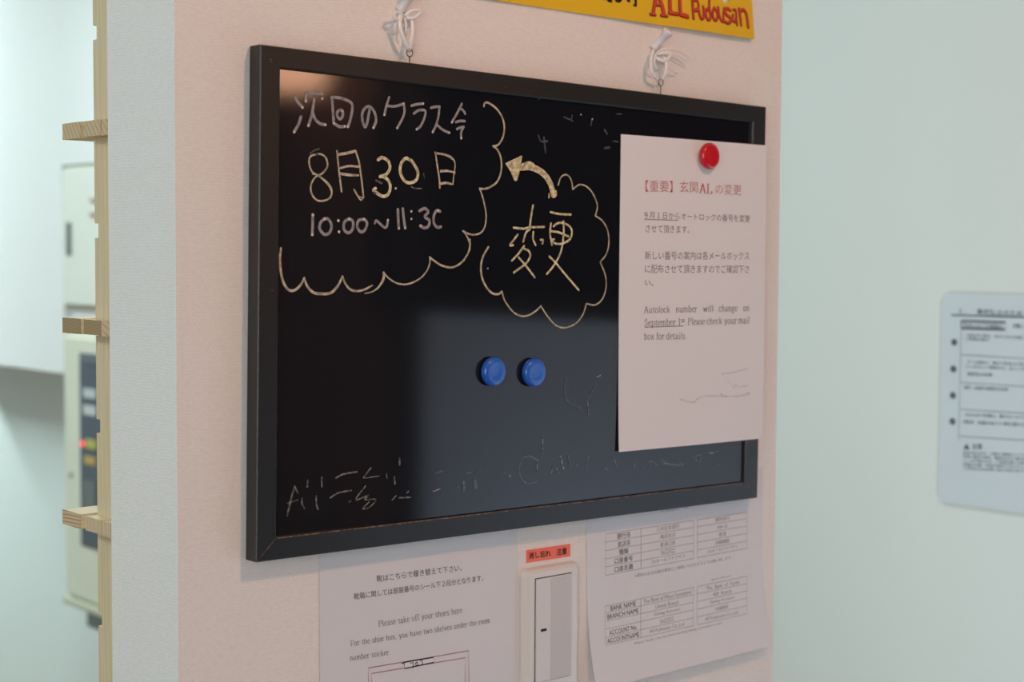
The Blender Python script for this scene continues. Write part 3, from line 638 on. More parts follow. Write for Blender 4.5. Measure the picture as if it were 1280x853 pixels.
for st, w_ in (([(960, 225), (905, 195), (850, 215), (825, 290), (840, 370), (890, 415), (970, 400)], 2.2), ([(380, 400), (385, 470)], 5), ([(470, 390), (475, 440)], 6), ([(155, 330), (205, 315)], 2.5), ([(400, 335), (440, 325)], 2), ([(480, 325), (515, 305)], 2), ([(700, 325), (715, 322)], 2), ([(1215, 190), (1225, 260)], 1.6), ([(870, 345), (890, 360)], 1.6)): k.line(st, w_)
k.frame((650, 140), 9.477)
for st, w_ in (([(215, 280), (250, 350), (320, 345)], 2.8), ([(280, 300), (300, 480)], 3.0), ([(520, 60), (600, 90), (615, 40)], 2.2), ([(850, 90), (835, 160)], 2.0), ([(1000, 210), (1030, 260)], 3), ([(1100, 345), (1160, 355)], 2.2), ([(1000, 430), (1060, 420)], 3.2), ([(1140, 25), (1200, 25)], 1.6), ([(600, 100), (625, 110)], 2)): k.line(st, w_)
k.frame((560, 420), 3.2)
for st, w_ in (([(470, 170), (465, 220), (480, 265), (530, 290)], 1.8), ([(560, 250), (590, 200)], 1.5), ([(740, 500), (745, 530)], 2), ([(860, 510), (940, 520)], 2)): k.line(st, w_)
k.frame((700, 530), 5.818)
for st, w_ in (([(60, 230), (70, 310)], 1.8), ([(205, 235), (185, 310)], 1.6), ([(320, 320), (345, 330)], 2), ([(600, 320), (610, 330)], 2), ([(640, 280), (665, 270), (700, 300)], 1.8), ([(740, 260), (790, 300)], 1.8), ([(870, 280), (900, 300)], 1.8), ([(950, 250), (1020, 230), (1010, 300)], 1.6), ([(1090, 220), (1150, 200)], 1.8)): k.line(st, w_)
k.frame((370, 170), 6.09)
for st, w_ in (([(105, 135), (140, 110), (175, 100)], 1.8), ([(610, 340), (650, 360)], 3), ([(590, 430), (600, 440)], 3)): k.line(st, w_)
k.build('rubbed_lettering', M_GHOST2, 'very faint ghost of wiped writing')
# screw eyes on the top rail
for (px, py) in ((512, 66), (826, 103)):
    q = to_board(onY(px, py, BO[1]+0.008)); r = 0.0033
    m_ = MB(); m_.tube([(q[0]+r*math.sin(a), 0.008, q[2]+r*math.cos(a)) for a in np.linspace(0.35, 2*math.pi-0.25, 16)], 0.00055, 6)
    m_.tube([(q[0], 0.008, q[2]-r), (q[0], 0.008, 0.196)], 0.0006, 6)
    m_.build('screw_eye', M_STEEL, board, True)

# ------------------------------------------------------------------ magnets
def magnet(px, py, plane_y, m, label, group=None):
    R0 = 0.0129; th = 0.0075
    c = onY(px, py, plane_y-th*0.8)
    e = empty('button_magnet', (c[0], plane_y, c[2]))
    MB().lathe([(R0*0.86, 0.0009), (R0*0.97, 0.0014), (R0, 0.003), (R0*0.99, 0.0048), (R0*0.93, 0.0064), (R0*0.84, 0.0073), (R0*0.74, 0.00755), (R0*0.5, 0.0073), (R0*0.25, 0.00715), (0.0004, 0.0071)], (0, 0, 0), (0, -1, 0), 36).build('cap', m, e, True)
    MB().lathe([(R0*0.8, 0.0), (R0*0.8, 0.0012)], (0, 0, 0), (0, -1, 0), 28).build('magnet_core', M_CORE, e)
    return tag(e, label, 'magnet', group)
magnet(619, 465, BO[1]+DEP, M_BLUE, 'left one of two round blue button magnets on the blackboard', 'blue button magnets')
magnet(669.5, 466, BO[1]+DEP, M_BLUE, 'right one of two round blue button magnets on the blackboard, nearer the white notice', 'blue button magnets')
magnet(889, 195, BO[1]-0.0016, M_MRED, 'round red button magnet holding the white notice')

# ------------------------------------------------------------------ notice on the board
YN = BO[1]-0.0014
def lift_n(u, v): return 0.0042*max(0, 1-u*1.6)**2*max(0, (v-0.45)/0.55)**1.6*0 + 0.0006*math.sin(u*math.pi)*v
YL_ = BO[1]+DEP-0.0005
sh = Sheet([onY(776.3, 167.8, YL_), onY(958.5, 182, YN), onY(953.2, 548.3, YN-0.0004), onY(773.8, 565.3, YL_-0.0024)],
           bulge=lambda u, v: -0.0024*(1-u)*(v-v**5) + 0.0009*math.sin(math.pi*u))
nt_ = tag(empty('notice_sheet', tuple(sh.c[0])), 'white paper notice with red heading about the autolock, held by the red magnet', 'paper notice')
def under(o, e):
    if o.name.split('.')[0] in ('printed_lettering', 'printed_heading', 'table_rule', 'pencil_scribble'): o['kind'] = 'stuff'   # letters too small to pick apart
    # re-root a mesh given in world coordinates under its empty
    M = Matrix.Translation(-Vector(e.location)); o.data.transform(M); o.parent = e; return o
under(sh.mesh('paper', M_PAPER, None), nt_)
m_ = MB(); o0, k0 = (800, 215), 8.828
q = lambda x, y: (o0[0]+x/k0, o0[1]+y/k0)
put_text(sh, m_, '【重要】玄関', q(60, 220), q(635, 232), 14.5, offset=-0.01)
put_text(sh, m_, 'AL', q(655, 235), q(795, 240), 12.0, serif=True, thick=.11)
put_text(sh, m_, 'の変更', q(830, 245), q(1115, 258), 13, offset=-0.01)
under(m_.build('red_heading', M_RED), nt_)['label'] = 'red printed heading'
m_ = MB()
put_text(sh, m_, '9', q(45, 512), q(78, 513), 7.5, serif=True)
put_text(sh, m_, '月１日からオートロックの番号を変更', q(100, 516), q(1210, 556), 8.9, offset=-0.008)
put_line(sh, m_, [q(45, 524), q(415, 535)], 0.8)
put_text(sh, m_, 'させて頂きます。', q(60, 668), q(540, 680), 9.3, offset=-0.008)
o0, k0 = (800, 300), 6.56
put_text(sh, m_, '新しい番号の案内は各メールボックス', q(38, 162), q(892, 164), 10.2, offset=-0.008)
put_text(sh, m_, 'に配布させて頂きますのでご確認下さ', q(38, 272), q(892, 273), 10.2, offset=-0.008)
put_text(sh, m_, 'い。', q(38, 375), q(104, 380), 7)
TXT = 0.07
for words, xs, yb in ((('Autolock', 'number', 'will', 'change', 'on'), ((32, 243), (293, 467), (515, 597), (643, 795), (845, 893)), (600, 583)),
                      (('September', '1^st~.', 'Please', 'check', 'your', 'mail'), ((35, 290), (313, 372), (390, 528), (545, 670), (690, 790), (805, 893)), (706, 684)),
                      (('box', 'for', 'details.'), ((32, 112), (133, 197), (212, 375)), (818, 806))):
    for wd, (xa, xb) in zip(words, xs):
        ya = yb[0]+(yb[1]-yb[0])*(xa-32)/860; ye = yb[0]+(yb[1]-yb[0])*(xb-32)/860
        put_text(sh, m_, wd, q(xa, ya), q(xb, ye), 8.2, serif=True, thick=TXT)
put_line(sh, m_, [q(35, 717), q(353, 706)], 0.8)
under(m_.build('printed_lettering', M_INK), nt_)
m_ = MB(); o0, k0 = (840, 440), 10.667
for st, w_ in (([(660, 295), (760, 285), (850, 265), (930, 245), (1010, 215)], 1.2), ([(720, 350), (722, 420)], 0.9), ([(760, 370), (762, 425)], 0.9), ([(800, 440), (830, 490), (850, 440), (890, 480)], 1.6), ([(900, 470), (960, 460), (1005, 450)], 1.6),
               ([(105, 630), (160, 650), (210, 665), (300, 675)], 2.0), ([(300, 670), (335, 630), (400, 600), (480, 590), (600, 590), (750, 595), (880, 590), (1000, 570)], 1.8), ([(1000, 560), (1030, 555)], 3), ([(640, 560), (700, 600)], 1.5)):
    put_line(sh, m_, [q(*p) for p in st], w_, smooth=True, cap=True)
under(m_.build('pencil_scribble', mat('soft_pencil', (0.50, 0.47, 0.48), 0.8, 0.2, noise=(500, (0.72, 0.69, 0.705), 0.4, 0.62))), nt_)['label'] = 'smudged grey pencil scribble'

# ------------------------------------------------------------------ shoe notice on the wall
s1 = Sheet([(-0.2290, -0.0008, 1.350), (-0.0165, -0.0008, 1.352), (-0.0140, -0.0008, 1.055), (-0.2265, -0.0008, 1.053)], bulge=lambda u, v: 0.0008*math.sin(math.pi*u)*v)
s1.c[0] = onY(399.4, 706, -0.0008)+np.array([-.0005, 0, .07]); s1.c[3] = onY(400.8, 853, -0.0008)+np.array([0, 0, -.12])
s1.c[1] = onY(647.5, 675, -0.0008)+np.array([-.0005, 0, .055]); s1.c[2] = onY(645.5, 853, -0.0008)+np.array([0, 0, -.12])
n1 = tag(empty('shoe_notice_sheet', tuple(s1.c[0])), 'white notice asking to take off shoes, on the wall under the blackboard', 'paper notice')
under(s1.mesh('paper', M_PAPER2, None), n1)
m_ = MB(); o0, k0 = (430, 690), 6.737
put_text(s1, m_, '靴はこちらで履き替えて下さい。', q(275, 256), q(990, 160), 8.3)
put_text(s1, m_, '靴箱に関しては部屋番号のシール下２段分となります。', q(85, 405), q(1172, 246), 8.0)
o0, k0 = (430, 750), 6.737
def words(sheet, m_, txt, p0, p1, h):
    put_text(sheet, m_, txt, q(*p0), q(*p1), h, serif=True, thick=TXT)
words(s1, m_, 'Please take off your shoes here.', (290, 228), (1005, 108), 7.4)
words(s1, m_, 'For the shoe box, you have two shelves under the room', (55, 392), (1228, 194), 6.8)
words(s1, m_, 'number sticker.', (50, 514), (385, 462), 6.8)
under(m_.build('printed_lettering', M_INK), n1)
m_ = MB()
put_line(s1, m_, [q(205, 760), q(203, 576), q(1048, 430), q(1052, 760)], 1.3); put_line(s1, m_, [q(232, 760), q(232, 622), q(1022, 488), q(1018, 760)], 1.2)
under(m_.build('pink_outline', M_PINK), n1)['label'] = 'pink drawn shelf outline'
m_ = MB()
put_poly(s1, m_, [(505, 828.5), (541.6, 822.3), (541.9, 828.7), (505.2, 836)], 0.00032)
under(m_.build('sticker_field', M_PAPER), n1)
m_ = MB()
put_line(s1, m_, [q(503, 528), q(752, 485), q(754, 528), q(508, 580), q(503, 528)], 1.5, off=0.0004)
for st in ([(558, 535), (578, 528), (580, 572)], [(610, 525), (597, 540), (602, 556), (620, 545), (610, 525)], [(640, 512), (655, 505), (658, 552)], [(485, 536), (505, 532)]):
    put_line(s1, m_, [q(*p) for p in st], 1.3, off=0.00045, cap=True)
under(m_.build('pen_lettering', M_PEN), n1)['label'] = 'room number 101 in a box drawn in dark pen'

# ------------------------------------------------------------------ bank sheet
bl, br = onY(746, 863, -0.0125), onY(963.5, 808, -0.0115)
tl, tr = onY(733, 700, -0.0008)+np.array([-.0008, 0, .053]), onY(953.5, 700, -0.0008)+np.array([-.0016, 0, .098])
def lift_b(u, v):   # sheet hugs the wall and curls out at the bottom
    base = 0.0117*v; t = max(0, (v-0.45)/0.55); return 0.0117*t**2.2-base+0.0006*math.sin(math.pi*u)
s2 = Sheet([tl, tr, br, bl], bulge=lift_b)
n2 = tag(empty('bank_details_sheet', tuple(s2.c[0])), 'white sheet with two ruled bank tables, curling off the wall at its bottom edge', 'paper notice')
under(s2.mesh('paper', M_PAPER2, None, 14, 28), n2)
m_ = MB()
LYS1 = [(668, 640.5), (678.2, 648.4), (688.8, 657.7), (699, 667), (709, 676.5), (719.7, 685.6)]
LYS2 = [(758, 720.5), (766.9, 729.8), (777, 738.9), (787, 748), (797.6, 757.5), (807.3, 767.5)]
def yat(pair, x): return pair[0]+(pair[1]-pair[0])*(x-756.5)/(933.5-756.5)
for LY in (LYS1, LYS2):
    for i, pr in enumerate(LY):
        for (xa, xb) in ((756.5, 866.5), (871.5, 933.5)): put_line(s2, m_, [(xa, yat(pr, xa)), (xb, yat(pr, xb))], 0.55, sub=6)
    for x in (756.5, 801, 866.5, 871.5, 933.5): put_line(s2, m_, [(x, yat(LY[0], x)), (x, yat(LY[-1], x))], 0.75 if x == 801 else 0.5, sub=8)
under(m_.build('table_rule', M_INKL), n2)
m_ = MB(); m2 = MB()
def cell(LY, r, x0, x1, txt, h, mb_, up=0.22, offset=0.0):
    a, b = LY[r], LY[r+1]
    f = lambda x: yat(b, x)-(yat(b, x)-yat(a, x))*up
    put_text(s2, mb_, txt, (x0, f(x0)), (x1, f(x1)), h, offset=offset)
for r, (t, x0, x1) in enumerate((('銀行名', 771, 787.5), ('支店名', 771.5, 787.5), ('種類', 773.5, 785), ('口座番号', 768, 790.5), ('口座名義', 768, 791))): cell(LYS1, r, x0, x1, t, 7.2, m_, 0.14)
for r, (t, x0, x1) in enumerate((('三井住友銀行', 820, 849), ('梅田支店', 825, 844), ('普通口座', 825, 844), ('5622322', 826, 844), ('カ)オールフドウサン', 814, 856))): cell(LYS1, r, x0, x1, t, 5.8, m2, 0.22)
for r, (t, x0, x1) in enumerate((('郵貯銀行', 894, 912), ('408 店', 896, 909), ('普通', 898, 907.5), ('5488888', 894, 911), ('カ)オールフドウサン', 884, 922))): cell(LYS1, r, x0, x1, t, 5.2, m2, 0.22)
put_text(s2, m2, '※賃料のお支払額は事前にご連絡いただきますようお願い致します', (793, 722.5), (913, 699.5), 4.2)
put_text(s2, m2, 'お振込先一覧', (826, 641.5), (860, 635.8), 6)
for r, (t, x0, x1) in enumerate((('BANK NAME', 763, 794.5), ('BRANCH NAME', 759, 798), ('', 0, 0), ('ACCOUNT No.', 761.5, 796), ('ACCOUNTNAME', 759, 799))):
    if t: cell(LYS2, r, x0, x1, t, 6.2, m_, 0.16)
for r, (t, x0, x1) in enumerate((('The Bank of Mitsui Sumitomo', 804, 864), ('Umeda Branch', 819, 848), ('Saving Account', 818, 850), ('5622322', 825, 842), ('All Fudousan Co.,Ltd.', 812, 856))): cell(LYS2, r, x0, x1, t, 5.3, m2, 0.2)
for r, (t, x0, x1) in enumerate((('The  Bank  of  Yucho', 883, 924), ('408  Branch', 891, 914), ('Saving Account', 888, 918), ('5488888', 894, 910), ('All Fudousan Co.,Ltd.', 881, 923))): cell(LYS2, r, x0, x1, t, 5.0, m2, 0.2)
put_text(s2, m2, 'Please, kindly note the bank handling charge (remittance cost)', (793.5, 807), (902, 781), 3.8)
put_text(s2, m2, '(Just call us.)', (889, 727), (914, 721.5), 3.2)
under(m_.build('printed_heading', M_INK), n2); under(m2.build('printed_lettering', M_INKL), n2)

# ------------------------------------------------------------------ light switch and sticker
e = empty('light_switch', tuple(onY(686, 776, 0))); ox, oz = e.location.x, e.location.z
cTL = onY(651.5, 713, -0.003); cTR = onY(721.5, 701, -0.003)
x0, x1, z1 = cTL[0], cTR[0], (cTL[2]+cTR[2])/2; z0 = z1-0.120
def rrect(x0, x1, z0, z1, r, n=6):
    P = []
    for (cx, cz, a0) in ((x1-r, z1-r, 0), (x0+r, z1-r, 90), (x0+r, z0+r, 180), (x1-r, z0+r, 270)):
        for k_ in range(n+1):
            a = math.radians(a0+90*k_/n); P.append((cx+r*math.cos(a), cz+r*math.sin(a)))
    return P
def slab(mb, loops):
    """loops: list of (points, y) same count, closed front"""
    n = len(loops[0][0]); vs = []; fs = []
    for P, y in loops: vs += [(p[0], y, p[1]) for p in P]
    for i in range(len(loops)-1):
        for k_ in range(n): fs.append((i*n+k_, i*n+(k_+1) % n, (i+1)*n+(k_+1) % n, (i+1)*n+k_))
    fs.append(tuple((len(loops)-1)*n+k_ for k_ in range(n))); mb.add(vs, fs); return mb
m_ = slab(MB(), [(rrect(x0, x1, z0, z1, .007), -0.0002), (rrect(x0, x1, z0, z1, .007), -0.0035), (rrect(x0+.0012, x1-.0012, z0+.0012, z1-.0012, .006), -0.0062), (rrect(x0+.004, x1-.004, z0+.004, z1-.004, .004), -0.0078), (rrect(x0+.0065, x1-.0065, z0+.0065, z1-.0065, .002), -0.0081)])
under(m_.build('cover_plate', M_PLATE, None), e)
rx0, rx1, rz1 = onY(669.3, 724, -0.008)[0], onY(713.5, 717, -0.008)[0], onY(669.3, 724.5, -0.008)[2]; rz0 = rz1-0.0955
under(MB().box((rx0-.0007, -0.0083, rz0-.0007), (rx1+.0007, -0.0079, rz1+.0007)).build('gap', M_GAP), e)
rk = under(MB().box((rx0, -0.0098, rz0), (rx1, -0.0080, rz1), 0.0004).build('rocker', M_ROCK), e)
lf = MB().box((rx0+(rx1-rx0)*.40, -0.0101, rz0+.001), (rx1-.001, -0.0097, rz1-.0012)).build('name_field', M_LABEL); lf.data.transform(Matrix.Translation(-Vector(e.location))); lf.parent = rk
iq = onY(679.5, 788, -0.0098)
ii = MB().box((iq[0]-.0034, -0.0102, iq[2]-.0012), (iq[0]+.0034, -0.0097, iq[2]+.0012)).build('indicator', M_GAP); ii.data.transform(Matrix.Translation(-Vector(e.location))); ii.parent = rk
tag(e, 'ivory wall switch plate with one large rocker, under the orange sticker', 'light switch')
s3 = Sheet([onY(657.8, 688.2, -0.0006), onY(713, 680.2, -0.0006), onY(713, 695.8, -0.0006), onY(658.2, 704.2, -0.0006)])
e = tag(empty('warning_sticker', tuple(s3.c[0])), 'small orange sticker with black Japanese reminder above the light switch', 'sticker')
under(s3.mesh('label_film', M_ORANGE, None, 2, 2), e)
m_ = MB(); put_text(s3, m_, '消し忘れ', (660.5, 699.5), (688.5, 695.8), 8.4, offset=0.012); put_text(s3, m_, '注意', (695.5, 694.9), (708.3, 693), 8.6, offset=0.012)
under(m_.build('printed_lettering', M_YBK), e)

# ------------------------------------------------------------------ yellow banner
YB = -0.0058
b_r = onY(943.3, 49.0, YB); b_m = onY(612, -1, YB*0.55)
dirv = (b_m-b_r); b_l = b_r+dirv*1.5; up_ = np.array([-.004, 0.0055, .22])
s4 = Sheet([b_l+up_+np.array([0, -YB*.0, 0]), b_r+np.array([-.0205, 0.0045, .22]), b_r, b_l], bulge=lambda u, v: 0.0012*math.sin(u*9)*v-0.0008)
for p in s4.c[:2]: p[1] = -0.0012
s4.c[3][1] = -0.002
e = tag(empty('yellow_banner', tuple(b_r)), 'yellow card banner with hand-painted red lettering above the blackboard', 'banner')
under(s4.mesh('card', M_YEL, None, 24, 8, 0.0004), e)
def band(strokes, org, kk, w_, m, off, name, dx=0, dy=0, lab=None):
    mb_ = MB()
    for n_, st in enumerate(strokes):
        ww = w_
        if isinstance(st[0], (int, float)): ww = st[0]; st = st[1]
        put_line(s4, mb_, [(org[0]+(p[0]+dx)/kk, org[1]+(p[1]+dy)/kk) for p in st], ww, smooth=len(st) > 2, off=off+0.00001*n_, cap=True)
    o = under(mb_.build(name, m), e)
    if lab: o['label'] = lab
ALL_ = [(4.6, [(180, 260), (200, 120), (235, -60)]), (5.5, [(395, 290), (360, 120), (300, -60)]), (3.2, [(215, 85), (370, 100)]), (3.0, [(125, 278), (220, 290)]), (3.0, [(335, 300), (455, 315)]),
        (5.2, [(515, -60), (515, 100), (525, 235)]), (4.2, [(505, 250), (600, 265), (665, 275)]), (4.6, [(710, -60), (715, 100), (725, 265)]), (5.0, [(725, 285), (800, 305), (865, 325)])]
FUD = [(3.3, [(960, -60), (970, 100), (985, 360)]), (2.8, [(990, 0), (1060, 10), (1085, 90), (1075, 200), (1030, 205)]), (3.6, [(1000, 200), (1060, 180)]),
       (3.2, [(1095, 200), (1110, 290), (1140, 365), (1180, 345), (1195, 240), (1180, 130)])]
FUD2 = [(2.8, [(265, -40), (262, 100), (275, 230)]), (3.3, [(235, 170), (195, 220), (205, 340), (245, 390), (285, 340), (275, 230), (235, 170)]),
        (3.1, [(365, 150), (330, 230), (340, 340), (385, 400), (430, 330), (415, 230), (365, 150)]), (2.8, [(440, 140), (460, 280), (500, 400), (540, 420), (545, 300), (560, 160)]),
        (3.5, [(680, 200), (620, 165), (570, 210), (610, 290), (670, 340), (690, 410), (640, 455), (570, 425)]), (2.6, [(740, 190), (790, 200), (805, 330), (815, 490)]), (2.8, [(740, 290), (720, 380), (770, 430), (800, 350)]),
        (3.0, [(855, 170), (880, 320), (900, 495)]), (3.8, [(870, 220), (940, 190), (1000, 260), (1025, 400), (1040, 530)])]
band([(a+1.5, b) for a, b in ALL_]+[(a+1.3, b) for a, b in FUD], (805, 0), 16, 0, M_YDK, 0.0003, 'letter_outline', 0, 9, 'dark maroon edge of the red letters')
band([(a+1.3, b) for a, b in FUD2], (870, 0), 16, 0, M_YDK, 0.0003, 'letter_outline', 0, 9, 'dark maroon edge of the small red letters')
band([(a-.3, b) for a, b in ALL_]+[(a-.4, b) for a, b in FUD], (805, 0), 16, 0, M_YRED, 0.0006, 'red_lettering', 0, -4)
band([(a-.5, b) for a, b in FUD2], (870, 0), 16, 0, M_YRED, 0.0006, 'red_lettering', 0, -4)
band([(4.5, [(395, -60), (400, 0), (455, 15)]), (4.5, [(540, -60), (560, 0), (600, 20), (640, 0), (660, -60)]), (3.5, [(775, -60), (790, 5), (820, 20)]), (3.8, [(945, -60), (948, 0), (945, 108)]), (2.2, [(905, 105), (950, 118)])], (735, 0), 16, 0, M_YBK, 0.0005, 'black_lettering')

# ------------------------------------------------------------------ push pins and the strings the board hangs from
def pin(px, py, label, tip=(0.22, -0.9, 0.85), L=0.0225, r=0.0051):
    c = onY(px, py, -0.001); ax = Vector(tip).normalized()
    e = empty('push_pin', tuple(c))
    MB().lathe([(r*0.95, 0.0), (r*0.95, 0.002), (r*0.72, 0.004), (r*0.68, L*0.62), (r*0.9, L*0.78), (r*1.0, L*0.86), (r*1.0, L*0.97), (r*0.9, L), (0.0003, L)], (0, 0, 0), ax, 20).build('pin_head', M_PIN, e, True)
    MB().tube([(0, 0.0015, 0), tuple(ax*0.002)], 0.0006, 6).build('needle', M_STEEL, e)
    return tag(e, label, 'push pin', 'white push pins')
pin(500, 12, 'white push pin at the top left, holding the left hanging string')
pin(817, 60, 'white push pin holding the right hanging string, below the yellow banner')
pin(903, 1, 'white push pin fixing the yellow banner near its right end', L=0.012)
def string(pts_list, label, rad=0.0010):
    p0 = onY(*pts_list[0][0][0], 0); e = empty('hanging_string', tuple(p0)); names = ['cord', 'cord', 'bow_loop', 'bow_loop', 'bow_tail', 'bow_tail']
    for n_, (pts, r, yo) in enumerate(pts_list):
        P = [onY(p[0], p[1], yo-0.004*math.sin(math.pi*i/(len(pts)-1))) for i, p in enumerate(pts)]
        P = smooth_line(P, 5) if len(P) > 2 else P; r = r*1.2
        under(MB().tube(P, r, 8, 0.6).build(names[min(n_, 5)], M_STR, None, True), e)
    return tag(e, label, 'string', 'nylon strings holding the blackboard')
string([([(501, 14), (500, 32), (505, 50), (511, 64)], 0.0017, -0.0075), ([(515, 22), (516, 38), (514, 52), (512, 64)], 0.0016, -0.0075),
        ([(506, 20), (514, 14), (523, 12), (526, 15), (518, 22), (508, 22)], 0.0012, -0.009), ([(504, 20), (497, 15), (492, 18), (494, 24), (503, 22)], 0.0012, -0.008),
        ([(502, 22), (494, 32), (491, 44)], 0.0009, -0.004), ([(506, 22), (508, 34), (507, 44)], 0.0009, -0.008)],
       'white nylon string tied in a bow to the top left of the blackboard')
string([([(817, 62), (814, 76), (816, 92), (824, 101)], 0.0016, -0.0075), ([(830, 70), (833, 80), (832, 92), (827, 101)], 0.0015, -0.0075),
        ([(822, 68), (830, 66), (838, 66), (836, 72), (828, 76), (820, 72)], 0.0013, -0.009), ([(820, 66), (828, 62), (840, 61), (852, 64), (862, 71), (860, 75), (848, 69), (836, 66)], 0.0007, -0.006),
        ([(822, 72), (836, 84), (846, 92)], 0.0007, -0.004), ([(820, 68), (818, 78), (821, 88)], 0.0010, -0.009)],
       'white nylon string tied in a loose bow above the right half of the blackboard')

# ------------------------------------------------------------------ pine shoe shelf behind the wall end
e = empty('shoe_shelf', (-0.352, 0.11, 0)); Ex, Ey = -0.352, 0.11
FACE = -0.352
lev = [0.0924*k_ for k_ in range(-9, 9)]
zc0 = (onX(119, 160, FACE)[2]+0)             # a slat level
sp = (onX(119, 160, FACE)[2]-onX(119, 648, FACE)[2])/4.0
yfar = onX(118.6, 300, FACE)[1]
levels = []; z = onX(119, 165, FACE)[2]
k_ = 0
while z+sp*k_ < 2.2: k_ += 1
zs = [z+sp*i for i in range(k_-1, -30, -1) if 0.08 < z+sp*i]
# notched upright: polygon in (y,z)
def upright(x0, x1):
    y0 = 0.1095; nd = 0.0065; nh = 0.0118; pts = [(y0, 0.0), (yfar, 0.0)]
    for zz in sorted(zs): pts += [(yfar, zz-nh/2), (yfar-nd, zz-nh/2), (yfar-nd, zz+nh/2), (yfar, zz+nh/2)]
    pts += [(yfar, 2.2), (y0, 2.2)]; n = len(pts); vs = [(x-Ex, p[0]-Ey, p[1]) for x in (x0, x1) for p in pts]
    # solid strip + blocks keep every face convex
    m_ = MB(); m_.box((x0-Ex, y0-Ey, 0), (x1-Ex, yfar-nd-Ey, 2.2))
    edges = [0.0]+[v for zz in sorted(zs) for v in (zz-nh/2, zz+nh/2)]+[2.2]
    for i in range(0, len(edges), 2): m_.box((x0-Ex, yfar-nd-Ey, edges[i]), (x1-Ex, yfar-Ey, edges[i+1]))
    m_.build('notched_upright', M_WOODP, e)
upright(FACE, FACE+0.03); upright(0.28, 0.31)
XF = -0.3615
def slat(y0, y1, z0, z1, endm, x1=0.31, xf=XF):
    m_ = MB(); m_.use(M_WOODS).box((xf+0.0004-Ex, y0-Ey, z0), (x1-Ex, y1-Ey, z1)); m_.use(endm).box((xf-Ex, y0-Ey, z0), (xf+0.0003-Ex, y1-Ey, z1))
    return m_.build('slat', None, e)
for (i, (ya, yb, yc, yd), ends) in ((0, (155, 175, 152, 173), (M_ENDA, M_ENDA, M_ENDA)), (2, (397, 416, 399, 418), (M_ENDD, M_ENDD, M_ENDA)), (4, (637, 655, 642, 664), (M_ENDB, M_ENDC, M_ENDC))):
    zt_ = onX(78, ya, XF)[2]; zb_ = onX(78, yb, XF)[2]
    Cy0, Cy1 = onX(100.5, yc, XF)[1], onX(78, ya, XF)[1]
    By0, By1 = onX(126, yc, XF)[1], onX(104.5 if i < 4 else 107, yc, XF)[1]
    slat(Cy0, Cy1, zb_, zt_, ends[0]); slat(By0+0.0005, By1, zb_+.0003, zt_-.0003, ends[1])
    slat(0.1095, By0-0.0014, zb_-.0002, zt_-.0006, ends[2], x1=FACE-0.0002)
MB().box((0.05-Ex, 0.1095-Ey, 0.02), (0.08-Ex, 0.2-Ey, 0.06)).build('foot_rail', M_WOODS, e)
tag(e, 'pine shoe shelf with notched upright and protruding slat ends behind the wall end', 'shelf')

# ------------------------------------------------------------------ cupboard and boxes on the far wall
XB = 0.82
ye = onX(78, 300, XB)[1]; zbot = onX(40, 462.5, XB)[2]
e = empty('wall_cupboard', (1.0, ye, zbot))
MB().box((XB-1.0, 0.001, 0.0), (-0.001, 0.98, H-zbot-0.01), 0.002).build('carcass', M_CUP, e)
MB().box((XB-1.004, 0.50, 0.004), (XB-1.0, 0.975, H-zbot-0.02)).build('door', M_CUP, e)
zm = onX(79, 207, XB)[2]
MB().box((XB-1.0, -0.9, zm-zbot+0.0005), (-0.001, 0.0005, H-zbot-0.01), 0.0).build('bridge_panel', M_CUP, e)
zp = onX(82, 415, XB)[2]
MB().box((XB+0.012-1.0, -0.9, zp-zbot+0.001), (-0.001, 0.0004, onX(79, 386, XB)[2]-zbot-0.001), 0.0).build('filler_panel', M_CUP, e)
tag(e, 'plain white wall cupboard at the far left, hanging above the shaded recess', 'cupboard')
def bx(mb, pa, pb, x_front, x_back, ch=0.0, o=(0, 0, 0)):
    a = onX(*pa, x_front); b = onX(*pb, x_front)
    return mb.box((x_front-o[0], a[1]-o[1], a[2]-o[2]), (x_back-o[0], b[1]-o[1], b[2]-o[2]), ch)
# upper box
zt_ = onX(79, 207, XB)[2]; zb_ = onX(79, 386, XB)[2]
e = empty('meter_box', (1.0, ye-0.5, zb_)); o_ = tuple(e.location)
MB().box((XB+0.006-1.0, 0.005, 0), (-0.001, 0.499, zt_-zb_), 0.003).build('box_body', M_BEAD, e)
dz = 0.012
d_ = MB().box((XB-0.004-1.0, 0.012, dz), (XB+0.006-1.0, 0.488, zt_-zb_-dz), 0.002).build('door', M_BOX2, e)
hh = onX(87.5, 278, XB); h2 = onX(87.5, 319, XB)
MB().box((XB-0.008-1.0, hh[1]-0.012-o_[1], h2[2]-zb_), (XB-0.003-1.0, hh[1]+0.010-o_[1], hh[2]-zb_), 0.001).build('handle', M_SLOT, d_)
for py in (249.5, 267.5):
    h3 = onX(117, py, XB); MB().box((XB-0.010-1.0, h3[1]-0.05-o_[1], h3[2]-0.006-zb_), (XB-0.003-1.0, h3[1]+0.004-o_[1], h3[2]+0.006-zb_), 0.001).build('latch', M_BRASS, d_)
tag(e, 'pale steel wall box with a dark slot handle, upper one behind the shoe shelf', 'wall box')
